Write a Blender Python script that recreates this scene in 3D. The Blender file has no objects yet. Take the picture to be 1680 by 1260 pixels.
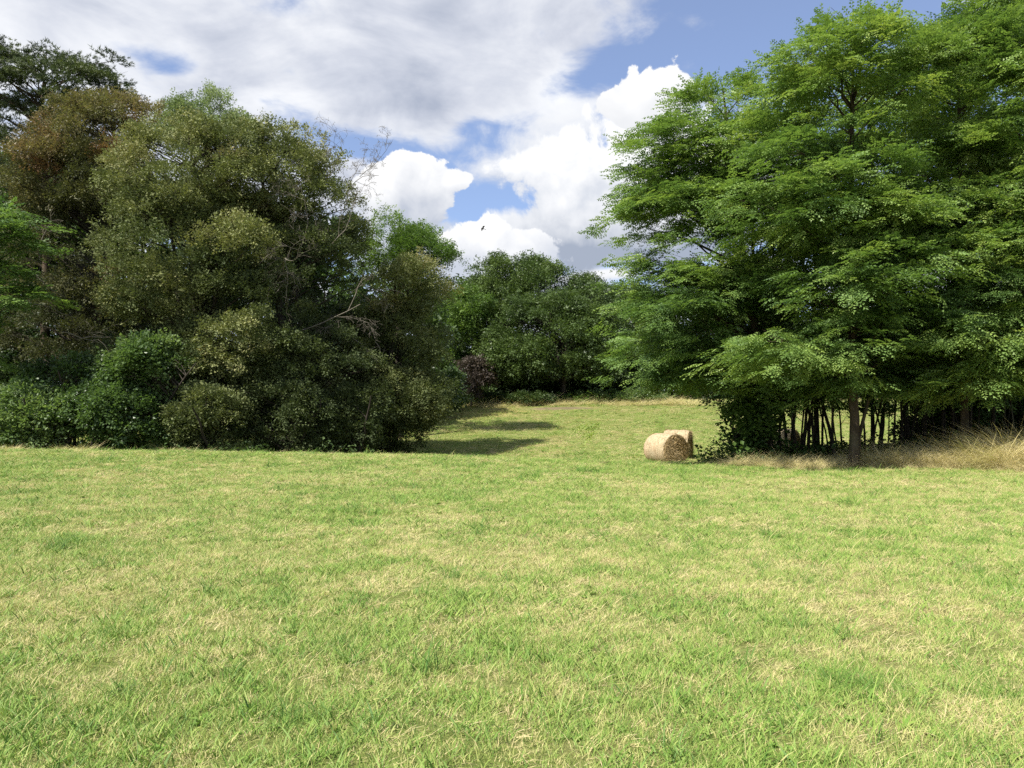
import bpy, math, random, zlib
import numpy as np
from mathutils import Vector, Matrix

SC = bpy.context.scene
COL = SC.collection
RNG = np.random.default_rng(11)
random.seed(11)
rad = math.radians

# ------------------------------------------------------------------ camera
EYE = 1.6
F = 1293.0            # focal length in photograph pixels (1680 wide)
HOR = 680.0           # row of the horizon in the photograph
PITCH = math.atan((HOR - 630.0) / F)
cd = bpy.data.cameras.new('camera')
cam = bpy.data.objects.new('camera', cd)
COL.objects.link(cam)
cam.location = (0, 0, EYE)
cam.rotation_euler = (math.pi / 2 + PITCH, 0, 0)
cd.sensor_width = 36.0
cd.lens = 36.0 * F / 1680.0
cd.clip_end = 6000
SC.camera = cam

# ------------------------------------------------------------------ sun, exposure
SUN_EL = rad(50)
SUN_DIR = Vector((-0.72, -0.69, 0)).normalized() * math.cos(SUN_EL) + Vector((0, 0, math.sin(SUN_EL)))
sl = bpy.data.lights.new('sun', 'SUN')
sl.energy = 5.0
sl.angle = rad(0.55)
sl.color = (1.0, 0.95, 0.86)
sun = bpy.data.objects.new('sun', sl)
COL.objects.link(sun)
sun.rotation_euler = SUN_DIR.to_track_quat('Z', 'Y').to_euler()
sun.location = (-30, -20, 60)
SC.view_settings.view_transform = 'Standard'
SC.view_settings.look = 'None'
SC.view_settings.exposure = 0.9
SC.view_settings.gamma = 1.0
SC.view_settings.use_curve_mapping = False
SC.render.engine = 'CYCLES'
SC.cycles.max_bounces = 8
SC.cycles.diffuse_bounces = 5
SC.cycles.glossy_bounces = 2
SC.cycles.transmission_bounces = 6
SC.cycles.use_denoising = False
SC.render.use_persistent_data = False


# ------------------------------------------------------------------ node helpers
class G:
    """Small chain builder for a node tree."""
    def __init__(s, nt):
        s.nt = nt
        s.N = nt.nodes
        s.L = nt.links

    def put(s, sock, v):
        if hasattr(v, 'is_output'):
            s.L.new(v, sock)
        elif v is not None:
            try:
                sock.default_value = v
            except Exception:
                sock.default_value = (v[0], v[1], v[2], 1) if hasattr(v, '__len__') else (v, v, v)

    def m(s, op, a, b=None, c=None, clamp=False):
        n = s.N.new('ShaderNodeMath')
        n.operation = op
        n.use_clamp = clamp
        for i, v in enumerate((a, b, c)):
            if v is not None:
                s.put(n.inputs[i], v)
        return n.outputs[0]

    def v(s, op, a, b=None, scale=None):
        n = s.N.new('ShaderNodeVectorMath')
        n.operation = op
        s.put(n.inputs[0], a)
        if b is not None:
            s.put(n.inputs[1], b)
        if scale is not None:
            s.put(n.inputs['Scale'], scale)
        return n.outputs['Value'] if op in ('LENGTH', 'DOT_PRODUCT', 'DISTANCE') else n.outputs[0]

    def noise(s, vec, scale, detail=4, rough=0.5, dist=0.0, dim='3D'):
        n = s.N.new('ShaderNodeTexNoise')
        n.noise_dimensions = dim
        s.put(n.inputs['Vector'], vec)
        s.put(n.inputs['Scale'], scale)
        s.put(n.inputs['Detail'], detail)
        s.put(n.inputs['Roughness'], rough)
        s.put(n.inputs['Distortion'], dist)
        return n.outputs[0]

    def voro(s, vec, scale, smooth=0.3, dim='3D'):
        n = s.N.new('ShaderNodeTexVoronoi')
        n.voronoi_dimensions = dim
        n.feature = 'SMOOTH_F1'
        s.put(n.inputs['Vector'], vec)
        s.put(n.inputs['Scale'], scale)
        s.put(n.inputs['Smoothness'], smooth)
        return n.outputs['Distance']

    def step(s, x, lo, hi, a=0.0, b=1.0):
        n = s.N.new('ShaderNodeMapRange')
        n.interpolation_type = 'SMOOTHSTEP'
        for i, v in enumerate((x, lo, hi, a, b)):
            s.put(n.inputs[i], v)
        return n.outputs[0]

    def lin(s, x, lo, hi, a=0.0, b=1.0):
        n = s.N.new('ShaderNodeMapRange')
        for i, v in enumerate((x, lo, hi, a, b)):
            s.put(n.inputs[i], v)
        return n.outputs[0]

    def mix(s, f, a, b, blend='MIX'):
        n = s.N.new('ShaderNodeMix')
        n.data_type = 'RGBA'
        n.blend_type = blend
        s.put(n.inputs[0], f)
        for sock, v in ((n.inputs[6], a), (n.inputs[7], b)):
            if hasattr(v, 'is_output'):
                s.L.new(v, sock)
            else:
                sock.default_value = (v[0], v[1], v[2], 1)
        return n.outputs[2]

    def ramp(s, f, stops):
        n = s.N.new('ShaderNodeValToRGB')
        s.put(n.inputs[0], f)
        el = n.color_ramp.elements
        while len(el) < len(stops):
            el.new(0.5)
        for e, (p, c) in zip(el, stops):
            e.position = p
            e.color = (c[0], c[1], c[2], 1)
        return n.outputs[0]

    def attr(s, name):
        n = s.N.new('ShaderNodeAttribute')
        n.attribute_name = name
        return n

    def new(s, kind):
        return s.N.new(kind)


# ------------------------------------------------------------------ sky with clouds
def azel(px, py):
    """Direction (azimuth, elevation) of a photograph pixel."""
    d = Vector(((px - 840) / F, 1.0, (HOR - py) / F * 1.0))
    return math.atan2(d.x, d.y), math.atan2(d.z, math.hypot(d.x, d.y))


def build_sky():
    w = bpy.data.worlds.new('World')
    SC.world = w
    w.use_nodes = True
    w.cycles.sampling_method = 'MANUAL'
    w.cycles.sample_map_resolution = 1024
    g = G(w.node_tree)
    for n in list(g.N):
        g.N.remove(n)
    out = g.new('ShaderNodeOutputWorld')
    bg = g.new('ShaderNodeBackground')
    g.L.new(bg.outputs[0], out.inputs[0])
    bg.inputs[1].default_value = 0.10
    sky = g.new('ShaderNodeTexSky')
    sky.sky_type = 'NISHITA'
    sky.sun_disc = False
    sky.sun_elevation = SUN_EL
    sky.sun_rotation = math.atan2(SUN_DIR.x, SUN_DIR.y)
    sky.altitude = 200
    sky.air_density = 1.0
    sky.dust_density = 0.6
    sky.ozone_density = 1.6
    tc = g.new('ShaderNodeTexCoord')
    d = tc.outputs['Generated']
    sp = g.new('ShaderNodeSeparateXYZ')
    g.L.new(d, sp.inputs[0])
    x, y, z = sp.outputs
    az = g.m('ARCTAN2', x, y)
    el = g.m('ARCSINE', z)
    cb = g.new('ShaderNodeCombineXYZ')
    g.L.new(az, cb.inputs[0])
    g.L.new(el, cb.inputs[1])
    P = cb.outputs[0]
    # gentle large warp so that no outline stays an ellipse
    wn = g.new('ShaderNodeTexNoise')
    g.put(wn.inputs['Vector'], P)
    wn.inputs['Scale'].default_value = 9.0
    wn.inputs['Detail'].default_value = 3.0
    W = g.v('ADD', P, g.v('SCALE', g.v('SUBTRACT', wn.outputs['Color'], (0.5, 0.5, 0.5)), scale=0.05))

    def blob(c, r, p):
        a, e = azel(*c)
        q = g.v('MULTIPLY', g.v('SUBTRACT', p, (a, e, 0)), (F / r[0], F / r[1], 0))
        return g.m('SUBTRACT', 1.0, g.v('LENGTH', q))

    def union(blobs, p, k=0.25):
        acc = None
        for c, r in blobs:
            b = blob(c, r, p)
            acc = b if acc is None else g.m('SMOOTH_MAX', acc, b, k)
        return acc

    def billow(p):
        a = g.m('SUBTRACT', 0.5, g.voro(p, 17.0, 0.5, '2D'))
        b = g.m('SUBTRACT', 0.5, g.voro(p, 41.0, 0.4, '2D'))
        c = g.m('SUBTRACT', g.noise(p, 55.0, 8, 0.66, 0.0, '2D'), 0.5)
        return g.m('ADD', g.m('MULTIPLY', a, 0.62), g.m('ADD', g.m('MULTIPLY', b, 0.40), g.m('MULTIPLY', c, 0.75)))

    BW = billow(W)
    DELTA = (-0.013, 0.020, 0)
    SOFT = g.m('SUBTRACT', g.noise(W, 13.0, 5, .55, .3, '2D'), .5)
    BW2 = billow(g.v('ADD', W, DELTA))

    blue = sky.outputs[0]
    S = 10.0     # colours below are final radiance, strength of the background is 0.1

    def C(r, gg, b):
        return (r * S, gg * S, b * S)

    # deeper photographic blue
    blue = g.mix(1.0, blue, (0.80, 0.84, 0.98), 'MULTIPLY')
    blue = g.mix(.16, blue, C(.40, .43, .50))
    cur = blue

    # layer 1: high broken stratocumulus over the whole sky, projected on a plane overhead
    zc = g.m('ADD', g.m('MAXIMUM', z, 0.0), 0.16)
    pc = g.new('ShaderNodeCombineXYZ')
    g.L.new(g.m('DIVIDE', x, zc), pc.inputs[0])
    g.L.new(g.m('DIVIDE', y, zc), pc.inputs[1])
    Q = pc.outputs[0]
    n1 = g.noise(Q, 1.6, 9, 0.58, 0.25, '2D')
    n2 = g.noise(g.v('ADD', Q, (7.3, 2.1, 0)), 5.0, 7, 0.58, 0.3, '2D')
    cov = g.m('ADD', g.m('MULTIPLY', g.m('SUBTRACT', n1, 0.5), 1.9), g.m('MULTIPLY', g.m('SUBTRACT', n2, 0.5), 1.1))

    def gauss(c, r, rot=0.0):
        a, e = azel(*c)
        q = g.v('SUBTRACT', W, (a, e, 0))
        if rot:
            n = g.new('ShaderNodeVectorRotate')
            n.rotation_type = 'Z_AXIS'
            g.put(n.inputs['Vector'], q)
            n.inputs['Angle'].default_value = rot
            q = n.outputs[0]
        q = g.v('MULTIPLY', q, (F / r[0], F / r[1], 0))
        return g.m('EXPONENT', g.m('MULTIPLY', g.v('DOT_PRODUCT', q, q), -1.0))

    bias = 0.10
    for c, r, rot, amp in (
            ((330, 30), (520, 120), 0.0, 0.55),
            ((620, 120), (300, 75), 0.0, 0.50),
            ((930, 30), (260, 95), 0.1, 0.24),
            ((420, 215), (260, 34), 0.33, 0.42),
            ((130, 260), (260, 120), 0.0, 0.30),
            ((1640, 20), (60, 45), 0.0, 0.30),
            ((880, 165), (130, 30), -0.1, 0.22),
            ((270, 100), (55, 34), 0.1, -0.62),
            ((470, 118), (62, 30), 0.4, -0.48),
            ((560, 100), (40, 18), 0.2, -0.32),
            ((200, 60), (60, 20), -0.2, -0.22),
            ((590, 225), (170, 44), 0.20, -0.80),
            ((820, 225), (90, 42), 0.15, -0.35),
            ((770, 310), (90, 110), 0.0, -0.62),
            ((960, 130), (140, 26), -0.3, -0.50),
            ((760, 150), (36, 40), 0.0, -0.35),
            ((880, 50), (40, 26), 0.2, -0.40),
            ((660, 20), (50, 22), 0.0, -0.35),
            ((1300, 110), (260, 130), 0.0, -0.40),
            ((1480, 30), (160, 70), 0.0, -0.28)):
        t = g.m('MULTIPLY', gauss(c, r, rot), amp)
        bias = g.m('ADD', t, bias)
    dens = g.m('ADD', cov, bias)
    a1 = g.step(dens, -0.16, 0.34)
    thick = g.step(dens, 0.15, 0.95)
    n3 = g.noise(g.v('ADD', Q, (1.7, 9.1, 0)), 2.6, 7, 0.56, 0.4, '2D')
    lum = g.m('ADD', g.m('MULTIPLY', thick, -0.35), g.m('MULTIPLY', g.m('SUBTRACT', n3, 0.5), 2.1))
    c1 = g.ramp(g.lin(lum, -0.75, 0.45), [(0.0, C(.245, .27, .33)), (0.38, C(.375, .393, .44)), (0.66, C(.475, .487, .515)), (1.0, C(.585, .59, .595))])
    cur = g.mix(g.m('MULTIPLY', a1, 0.96), cur, c1)

    # layers of cumulus, far to near
    def cumulus(cur, blobs, amp, edge, base, depth, white, grey, kl, k=0.3, opac=1.0):
        h = g.m('ADD', union(blobs, W, k), g.m('MULTIPLY', BW, amp))
        h2 = g.m('ADD', union(blobs, g.v('ADD', W, DELTA), k), g.m('MULTIPLY', BW2, amp))
        al = g.m('MULTIPLY', g.step(h, 0.0, edge), opac)
        lit = g.m('MULTIPLY', g.m('SUBTRACT', h, h2), kl)
        # flat shaded undersides: how far the point lies below the lit shoulder of its cloud
        yb = azel(840, base)[1]
        low = g.lin(el, yb, yb + depth / F, 1.0, 0.0)
        sh = g.m('ADD', g.m('MULTIPLY', g.m('SUBTRACT', 1.0, low), .85), g.m('ADD', lit, g.m('MULTIPLY', SOFT, 1.1)), clamp=True)
        col = g.ramp(sh, [(0.0, grey), (0.30, tuple(.65 * a + .35 * b for a, b in zip(grey, white))), (0.70, tuple(.2 * a + .8 * b for a, b in zip(grey, white))), (1.0, white)])
        return g.mix(al, cur, col)

    wh = C(.585, .585, .585)
    gr = C(.30, .325, .38)
    g2 = C(.215, .245, .305)
    cur = cumulus(cur, [((960, 452), (120, 16)), ((880, 470), (160, 22))], 0.4, 0.6, 480, 60, wh, gr, 0.2)
    cur = cumulus(cur, [((890, 240), (140, 60)), ((820, 270), (70, 40)), ((1000, 300), (150, 80)), ((940, 200), (120, 30))], 0.9, 0.8, 420, 260, C(.49, .50, .52), C(.38, .40, .44), .5, opac=.85)
    cur = cumulus(cur, [((965, 275), (150, 62)), ((1080, 245), (120, 95)), ((1010, 330), (150, 60)), ((920, 325), (60, 42)), ((1180, 300), (140, 120))], 0.8, 0.28, 420, 240, wh, C(.40, .42, .46), .7)
    cur = cumulus(cur, [((1065, 138), (60, 40)), ((1022, 152), (34, 20)), ((1100, 165), (34, 60)), ((1045, 160), (60, 30))], 0.7, 0.10, 230, 130, wh, C(.45, .46, .48), .25)
    cur = cumulus(cur, [((930, 386), (140, 52)), ((1030, 386), (130, 60)), ((830, 385), (70, 42)), ((1150, 370), (120, 60))], 0.7, 0.40, 425, 110, C(.50, .51, .53), g2, .45)
    cur = cumulus(cur, [((690, 395), (74, 56)), ((640, 400), (80, 70))], 0.7, 0.6, 410, 90, C(.42, .44, .48), gr, .3)
    cur = cumulus(cur, [((682, 296), (70, 48)), ((738, 290), (32, 22)), ((632, 325), (60, 60)), ((690, 335), (52, 42)), ((650, 300), (50, 40))], 0.75, 0.12, 385, 130, wh, gr, .32)
    cur = cumulus(cur, [((792, 392), (54, 36)), ((742, 415), (52, 34)), ((850, 415), (70, 34)), ((780, 440), (90, 40))], 0.8, 0.14, 460, 125, wh, C(.34, .365, .42), .32)
    g.L.new(cur, bg.inputs[0])


build_sky()


# ------------------------------------------------------------------ places
CP, SP = math.cos(PITCH), math.sin(PITCH)


def at(px, py, y):
    """World point seen at photograph pixel (px, py) whose distance north is y metres."""
    u, v = (px - 840) / F, (630 - py) / F
    dy, dz = CP - v * SP, SP + v * CP
    k = y / dy
    return np.array((u * k, y, EYE + dz * k))


def sstep(a, b, x):
    t = np.clip((x - a) / (b - a), 0, 1)
    return t * t * (3 - 2 * t)


_lat = np.random.default_rng(5).random((256, 256))


def vnoise(x, y):
    xi, yi = np.floor(x).astype(int), np.floor(y).astype(int)
    fx, fy = x - xi, y - yi
    fx, fy = fx * fx * (3 - 2 * fx), fy * fy * (3 - 2 * fy)
    g = lambda i, j: _lat[(xi + i) % 256, (yi + j) % 256]
    return (g(0, 0) * (1 - fx) + g(1, 0) * fx) * (1 - fy) + (g(0, 1) * (1 - fx) + g(1, 1) * fx) * fy


def fbm(x, y, o=4):
    x, y = np.asarray(x, float), np.asarray(y, float)
    s, a, t = 0, 1, 0
    for i in range(o):
        s = s + a * vnoise(x * 2 ** i + 17.3 * i, y * 2 ** i + 5.1 * i)
        t += a
        a *= .5
    return s / t


def _profile(knots):
    ys = np.arange(-100, 1600, 0.5)
    v = np.interp(ys, [k[0] for k in knots], [k[1] for k in knots])
    k = np.exp(-np.linspace(-2, 2, 13) ** 2)
    v = np.convolve(np.pad(v, 6, 'edge'), k / k.sum(), 'valid')
    return ys, v


_PL = _profile([(-100, -1), (0, 0), (10, 0), (20, .06), (27, .14), (30, .08), (34, -.65), (38, -1.25), (42, -1.15), (46, -.68), (60, .67), (76, 2.55), (90, 3.6), (130, 5.5), (300, 9), (1600, 30)])
_PR = _profile([(-100, -1), (0, 0), (10, 0), (20, -.03), (26, -.12), (30, -.27), (34, -.50), (38, -.40), (44, -.30), (60, .67), (76, 2.75), (90, 3.6), (130, 5.5), (300, 9), (1600, 30)])


def ground(x, y):
    x, y = np.asarray(x, float), np.asarray(y, float)
    t = sstep(-3, 6, x)
    h = np.interp(y, *_PL) * (1 - t) + np.interp(y, *_PR) * t
    h = h + np.clip(-.011 * (x + 2), 0, .22) * sstep(6, 26, y) * (1 - sstep(30, 40, y))
    h = h + .10 * sstep(9, 13, x) * sstep(18, 24, y) * (1 - sstep(30, 38, y))
    h = h + (fbm(x * .16, y * .16, 3) - .5) * .10 * sstep(2, 12, y) + (fbm(x * .9, y * .9, 2) - .5) * .035
    return h


def gz(x, y):
    return float(ground(np.array([x]), np.array([y]))[0])


# ------------------------------------------------------------------ mesh helpers
def mesh_np(name, verts, faces, mats=(), tint=None, smooth=False, matidx=None):
    """faces: one (n,k) array or a list of such arrays."""
    if isinstance(faces, np.ndarray):
        faces = [faces]
    faces = [f for f in faces if len(f)]
    me = bpy.data.meshes.new(name)
    verts = np.asarray(verts, np.float32)
    me.vertices.add(len(verts))
    me.vertices.foreach_set('co', verts.ravel())
    tot = np.concatenate([np.full(len(f), f.shape[1]) for f in faces])
    idx = np.concatenate([f.ravel() for f in faces])
    start = np.concatenate(([0], np.cumsum(tot)[:-1]))
    me.loops.add(len(idx))
    me.loops.foreach_set('vertex_index', idx.astype(np.int32))
    me.polygons.add(len(tot))
    me.polygons.foreach_set('loop_start', start.astype(np.int32))
    if matidx is not None:
        me.polygons.foreach_set('material_index', np.asarray(matidx, np.int32))
    me.polygons.foreach_set('use_smooth', np.full(len(tot), smooth))
    for m in mats:
        me.materials.append(m)
    if tint is not None:
        a = me.attributes.new('tint', 'FLOAT', 'POINT')
        a.data.foreach_set('value', np.asarray(tint, np.float32))
    me.update()
    return me


def link(name, me, parent=None, kind=None):
    o = bpy.data.objects.new(name, me)
    COL.objects.link(o)
    if parent is not None:
        o.parent = parent
        o.location = -Vector(parent.location) if me is not None else (0, 0, 0)
    if kind:
        o['kind'] = kind
    return o


def thing(name, label, cat, loc, group=None):
    e = bpy.data.objects.new(name, None)
    COL.objects.link(e)
    e.empty_display_size = .3
    e.location = loc
    e['label'] = label
    e['category'] = cat
    if group:
        e['group'] = group
    return e


class Tubes:
    """Collects tapered tubes into one mesh."""
    def __init__(s):
        s.V, s.Q, s.n, s.T = [], [], 0, []

    def add(s, pts, radii, sides=6, tint=0.5, wob=0.0):
        pts = np.asarray(pts, float)
        radii = np.asarray(radii, float)
        n = len(pts)
        tan = np.gradient(pts, axis=0)
        tan /= np.linalg.norm(tan, axis=1)[:, None] + 1e-9
        ref = np.array((1.0, 0.0, 0.0)) if abs(tan[0, 2]) > .7 else np.array((0, 0, 1.0))
        a = np.cross(tan, ref)
        a /= np.linalg.norm(a, axis=1)[:, None] + 1e-9
        b = np.cross(tan, a)
        th = np.linspace(0, 2 * np.pi, sides, endpoint=False)
        ring = a[:, None, :] * np.cos(th)[None, :, None] + b[:, None, :] * np.sin(th)[None, :, None]
        rr = radii[:, None, None] * (1 + wob * (RNG.random((n, sides, 1)) - .5))
        v = pts[:, None, :] + ring * rr
        s.V.append(v.reshape(-1, 3))
        i = np.arange(n - 1)[:, None] * sides
        j = np.arange(sides)[None, :]
        k = (j + 1) % sides
        q = np.stack((i + j, i + k, i + k + sides, i + j + sides), -1).reshape(-1, 4) + s.n
        s.Q.append(q)
        s.T.append(np.full(n * sides, tint))
        s.n += n * sides

    def mesh(s, name, mat, smooth=True):
        return mesh_np(name, np.concatenate(s.V), np.concatenate(s.Q), [mat], np.concatenate(s.T), smooth)


def unit(v):
    return v / (np.linalg.norm(v, axis=-1, keepdims=True) + 1e-9)


def curve(p0, p1, sag=0.0, n=6, jit=0.0):
    p0, p1 = np.asarray(p0, float), np.asarray(p1, float)
    t = np.linspace(0, 1, n)[:, None]
    L = np.linalg.norm(p1 - p0)
    p = p0 + (p1 - p0) * t
    p[:, 2] += (4 * t * (1 - t))[:, 0] * sag * L
    if jit:
        j = RNG.normal(0, jit * L, (n, 3))
        j[0] = j[-1] = 0
        p += j
    return p


# ------------------------------------------------------------------ materials
def material(name, build):
    m = bpy.data.materials.new(name)
    m.use_nodes = True
    g = G(m.node_tree)
    for n in list(g.N):
        g.N.remove(n)
    out = g.new('ShaderNodeOutputMaterial')
    g.L.new(build(g), out.inputs[0])
    return m


def leaf_mat(name, stops, trans=0.35, rough=0.5, spec=0.3, tk=1.5, source='GEOMETRY', up=0.0):
    def b(g):
        a = g.attr('tint')
        a.attribute_type = source
        pos = g.new('ShaderNodeNewGeometry').outputs['Position']
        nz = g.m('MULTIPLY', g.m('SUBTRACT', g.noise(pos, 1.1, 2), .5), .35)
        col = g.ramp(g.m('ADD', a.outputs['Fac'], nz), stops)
        p = g.new('ShaderNodeBsdfPrincipled')
        g.put(p.inputs['Base Color'], col)
        p.inputs['Roughness'].default_value = rough
        p.inputs['Specular IOR Level'].default_value = spec
        t = g.new('ShaderNodeBsdfTranslucent')
        g.put(t.inputs[0], g.mix(1.0, col, (tk, tk * 1.05, tk * .55), 'MULTIPLY'))
        if up:
            nn = g.v('NORMALIZE', g.v('ADD', g.v('SCALE', g.new('ShaderNodeNewGeometry').outputs['Normal'], scale=1 - up), (0, 0, up)))
            g.L.new(nn, p.inputs['Normal'])
        mx = g.new('ShaderNodeMixShader')
        mx.inputs[0].default_value = trans
        g.L.new(p.outputs[0], mx.inputs[1])
        g.L.new(t.outputs[0], mx.inputs[2])
        return mx.outputs[0]
    return material(name, b)


def bark_mat(name, dark, light, scale=9.0, bump=.5):
    def b(g):
        pos = g.new('ShaderNodeNewGeometry').outputs['Position']
        q = g.v('MULTIPLY', pos, (1, 1, .22))
        n = g.noise(q, scale, 6, .65, .4)
        n2 = g.noise(pos, 1.3, 3)
        col = g.ramp(n, [(.3, dark), (.7, light)])
        col = g.mix(g.m('MULTIPLY', g.step(n2, .55, .75), .35), col, (.10, .11, .06))
        p = g.new('ShaderNodeBsdfPrincipled')
        g.put(p.inputs['Base Color'], col)
        p.inputs['Roughness'].default_value = .9
        p.inputs['Specular IOR Level'].default_value = .15
        bp = g.new('ShaderNodeBump')
        bp.inputs['Strength'].default_value = bump
        bp.inputs['Distance'].default_value = .03
        g.L.new(n, bp.inputs['Height'])
        g.L.new(bp.outputs[0], p.inputs['Normal'])
        return p.outputs[0]
    return material(name, b)


M = {}
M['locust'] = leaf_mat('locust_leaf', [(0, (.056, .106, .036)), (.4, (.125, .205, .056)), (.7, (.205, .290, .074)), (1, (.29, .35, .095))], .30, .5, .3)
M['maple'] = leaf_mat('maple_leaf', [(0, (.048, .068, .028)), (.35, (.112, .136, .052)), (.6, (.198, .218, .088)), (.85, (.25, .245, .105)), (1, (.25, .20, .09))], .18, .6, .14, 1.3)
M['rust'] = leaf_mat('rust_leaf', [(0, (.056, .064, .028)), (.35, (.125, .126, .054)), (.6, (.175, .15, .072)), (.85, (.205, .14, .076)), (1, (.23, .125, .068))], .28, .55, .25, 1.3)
M['ash'] = leaf_mat('ash_leaf', [(0, (.085, .125, .060)), (.5, (.165, .215, .110)), (1, (.25, .30, .17))], .35, .5, .3)
M['green'] = leaf_mat('green_leaf', [(0, (.035, .070, .018)), (.5, (.090, .155, .034)), (1, (.17, .24, .055))], .35, .5, .3)
M['oak'] = leaf_mat('oak_leaf', [(0, (.032, .058, .018)), (.5, (.080, .125, .034)), (1, (.145, .20, .055))], .26, .48, .35, 1.3)
M['bush'] = leaf_mat('bush_leaf', [(0, (.036, .066, .022)), (.5, (.080, .135, .042)), (1, (.17, .235, .085))], .35, .4, .45)
M['purple'] = leaf_mat('purple_leaf', [(0, (.032, .026, .022)), (.5, (.060, .046, .036)), (1, (.090, .075, .050))], .2, .5, .3, 1.2)
M['pine'] = leaf_mat('pine_needle', [(0, (.024, .040, .016)), (.5, (.055, .080, .026)), (1, (.11, .14, .042))], .15, .45, .4, 1.2)
M['bark_dark'] = bark_mat('dark_bark', (.018, .015, .012), (.060, .050, .040))
M['bark_brown'] = bark_mat('brown_bark', (.022, .016, .011), (.105, .078, .055), 7.0, 1.0)
M['bark_pale'] = bark_mat('pale_deadwood', (.09, .078, .062), (.22, .195, .16), 16.0)


# ------------------------------------------------------------------ leaf sprays (templates as arrays)
def leaf_quad(base, d, up, L, W, fold=.15):
    """Diamond leaf: 4 vertices, bent a little along its length."""
    d, up = unit(d), unit(up)
    s = np.cross(d, up)
    up = np.cross(s, d)
    return np.array([base, base + d * L * .45 + s * W * .5 + up * L * fold * .5, base + d * L - up * L * fold, base + d * L * .45 - s * W * .5 + up * L * fold * .5])


def tpl_broad(rng, n=10, length=.38, L=.10, W=.075, spread=.16, tri=False):
    V, T = [], []
    for i in range(n):
        t = (i + .6) / n
        b = np.array((length * t, rng.normal(0, spread * .5), rng.normal(0, spread * .45)))
        a = rng.uniform(0, 2 * np.pi)
        d = np.array((.6, math.cos(a), math.sin(a) * .55 - .15))
        u = np.array((rng.normal(0, .45), rng.normal(0, .45), 1.0))
        k = rng.uniform(.75, 1.2)
        V.append(leaf_quad(b, d, u, L * k, W * k))
        T.append(rng.normal(0, .065))
    V = np.array(V)
    if tri:      # far leaves: one bent-tip triangle each
        V = np.stack((V[:, 0] * .8 + V[:, 1] * .2 + (V[:, 1] - V[:, 3]) * .30, V[:, 2], V[:, 0] * .8 + V[:, 1] * .2 - (V[:, 1] - V[:, 3]) * .55), 1)
        return V.reshape(-1, 3), np.arange(n * 3).reshape(n, 3), np.repeat(T, 3)
    f = np.arange(n * 4).reshape(n, 4)
    return V.reshape(-1, 3), f, np.repeat(T, 4)


def tpl_pinnate(rng, leaves=5, pairs=3, length=.46, LL=.36):
    """Twig of locust: feathery leaves with paired leaflets, each leaflet one bent triangle pair at the tip, one triangle along the sides."""
    V, Fq, T = [], [], []
    for i in range(leaves):
        t = (i + .5) / leaves
        side = 1 if i % 2 else -1
        b = np.array((length * t, 0, rng.normal(0, .015)))
        ang = rng.uniform(.35, 1.15) * side if i < leaves - 1 else rng.normal(0, .2)
        d = np.array((math.cos(ang), math.sin(ang), rng.uniform(-.25, .25)))
        d = unit(d)
        up = unit(np.array((rng.normal(0, .2), rng.normal(0, .2), 1.0)))
        s = unit(np.cross(d, up))
        up = np.cross(s, d)
        L = LL * rng.uniform(.8, 1.15)
        tn = rng.normal(0, .08)
        for k in range(pairs):
            q = (k + .8) / (pairs + .5)
            c = b + d * L * q - up * .25 * L * q * q
            w = .060 * (1.1 - .35 * abs(q - .4)) * LL / .26
            for sg in (1, -1):
                tip = c + s * sg * w + d * w * .25 - up * w * rng.uniform(.05, .5)
                hw_ = .24 * L / pairs * 2
                V += [c - d * hw_ * .5, tip, c + d * hw_ + s * sg * w * .35]
                T += [tn + rng.normal(0, .04)] * 3
        c = b + d * L * .93 - up * .22 * L
        V += [c + s * .022, c + d * .08 - up * .02, c - s * .022]
        T += [tn] * 3
    V = np.array(V)
    return V, np.arange(len(V)).reshape(-1, 3), np.array(T)


def tpl_needles(rng, n=15, L=.18, length=.22):
    V, T = [], []
    for i in range(n):
        t = i / n
        b = np.array((length * t, 0, 0))
        a = rng.uniform(0, 2 * np.pi)
        d = unit(np.array((rng.uniform(.5, 1.1), math.cos(a), math.sin(a) + .15)))
        s = unit(np.cross(d, rng.normal(0, 1, 3))) * .016
        V += [b + s, b + d * L * rng.uniform(.8, 1.1), b - s]
        T += [rng.normal(0, .08)] * 3
    V = np.array(V)
    return V, np.arange(len(V)).reshape(-1, 3), np.array(T)


def family(fn, k, seed, **kw):
    r = np.random.default_rng(seed)
    return [fn(r, **kw) for _ in range(k)]


TP = {
    'locust': family(tpl_pinnate, 7, 1),
    'locust_far': family(tpl_pinnate, 5, 2, leaves=4, pairs=2, LL=.46, length=.6),
    'maple': family(tpl_broad, 8, 3, n=12, length=.38, L=.118, W=.10, spread=.21, tri=True),
    'oak': family(tpl_broad, 8, 4, n=10, length=.50, L=.20, W=.16, spread=.30, tri=True),
    'far': family(tpl_broad, 6, 5, n=9, length=.8, L=.42, W=.36, spread=.5, tri=True),
    'bush': family(tpl_broad, 8, 6, n=9, length=.36, L=.15, W=.125, spread=.20),
    'needle': family(tpl_needles, 6, 7),
}


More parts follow.
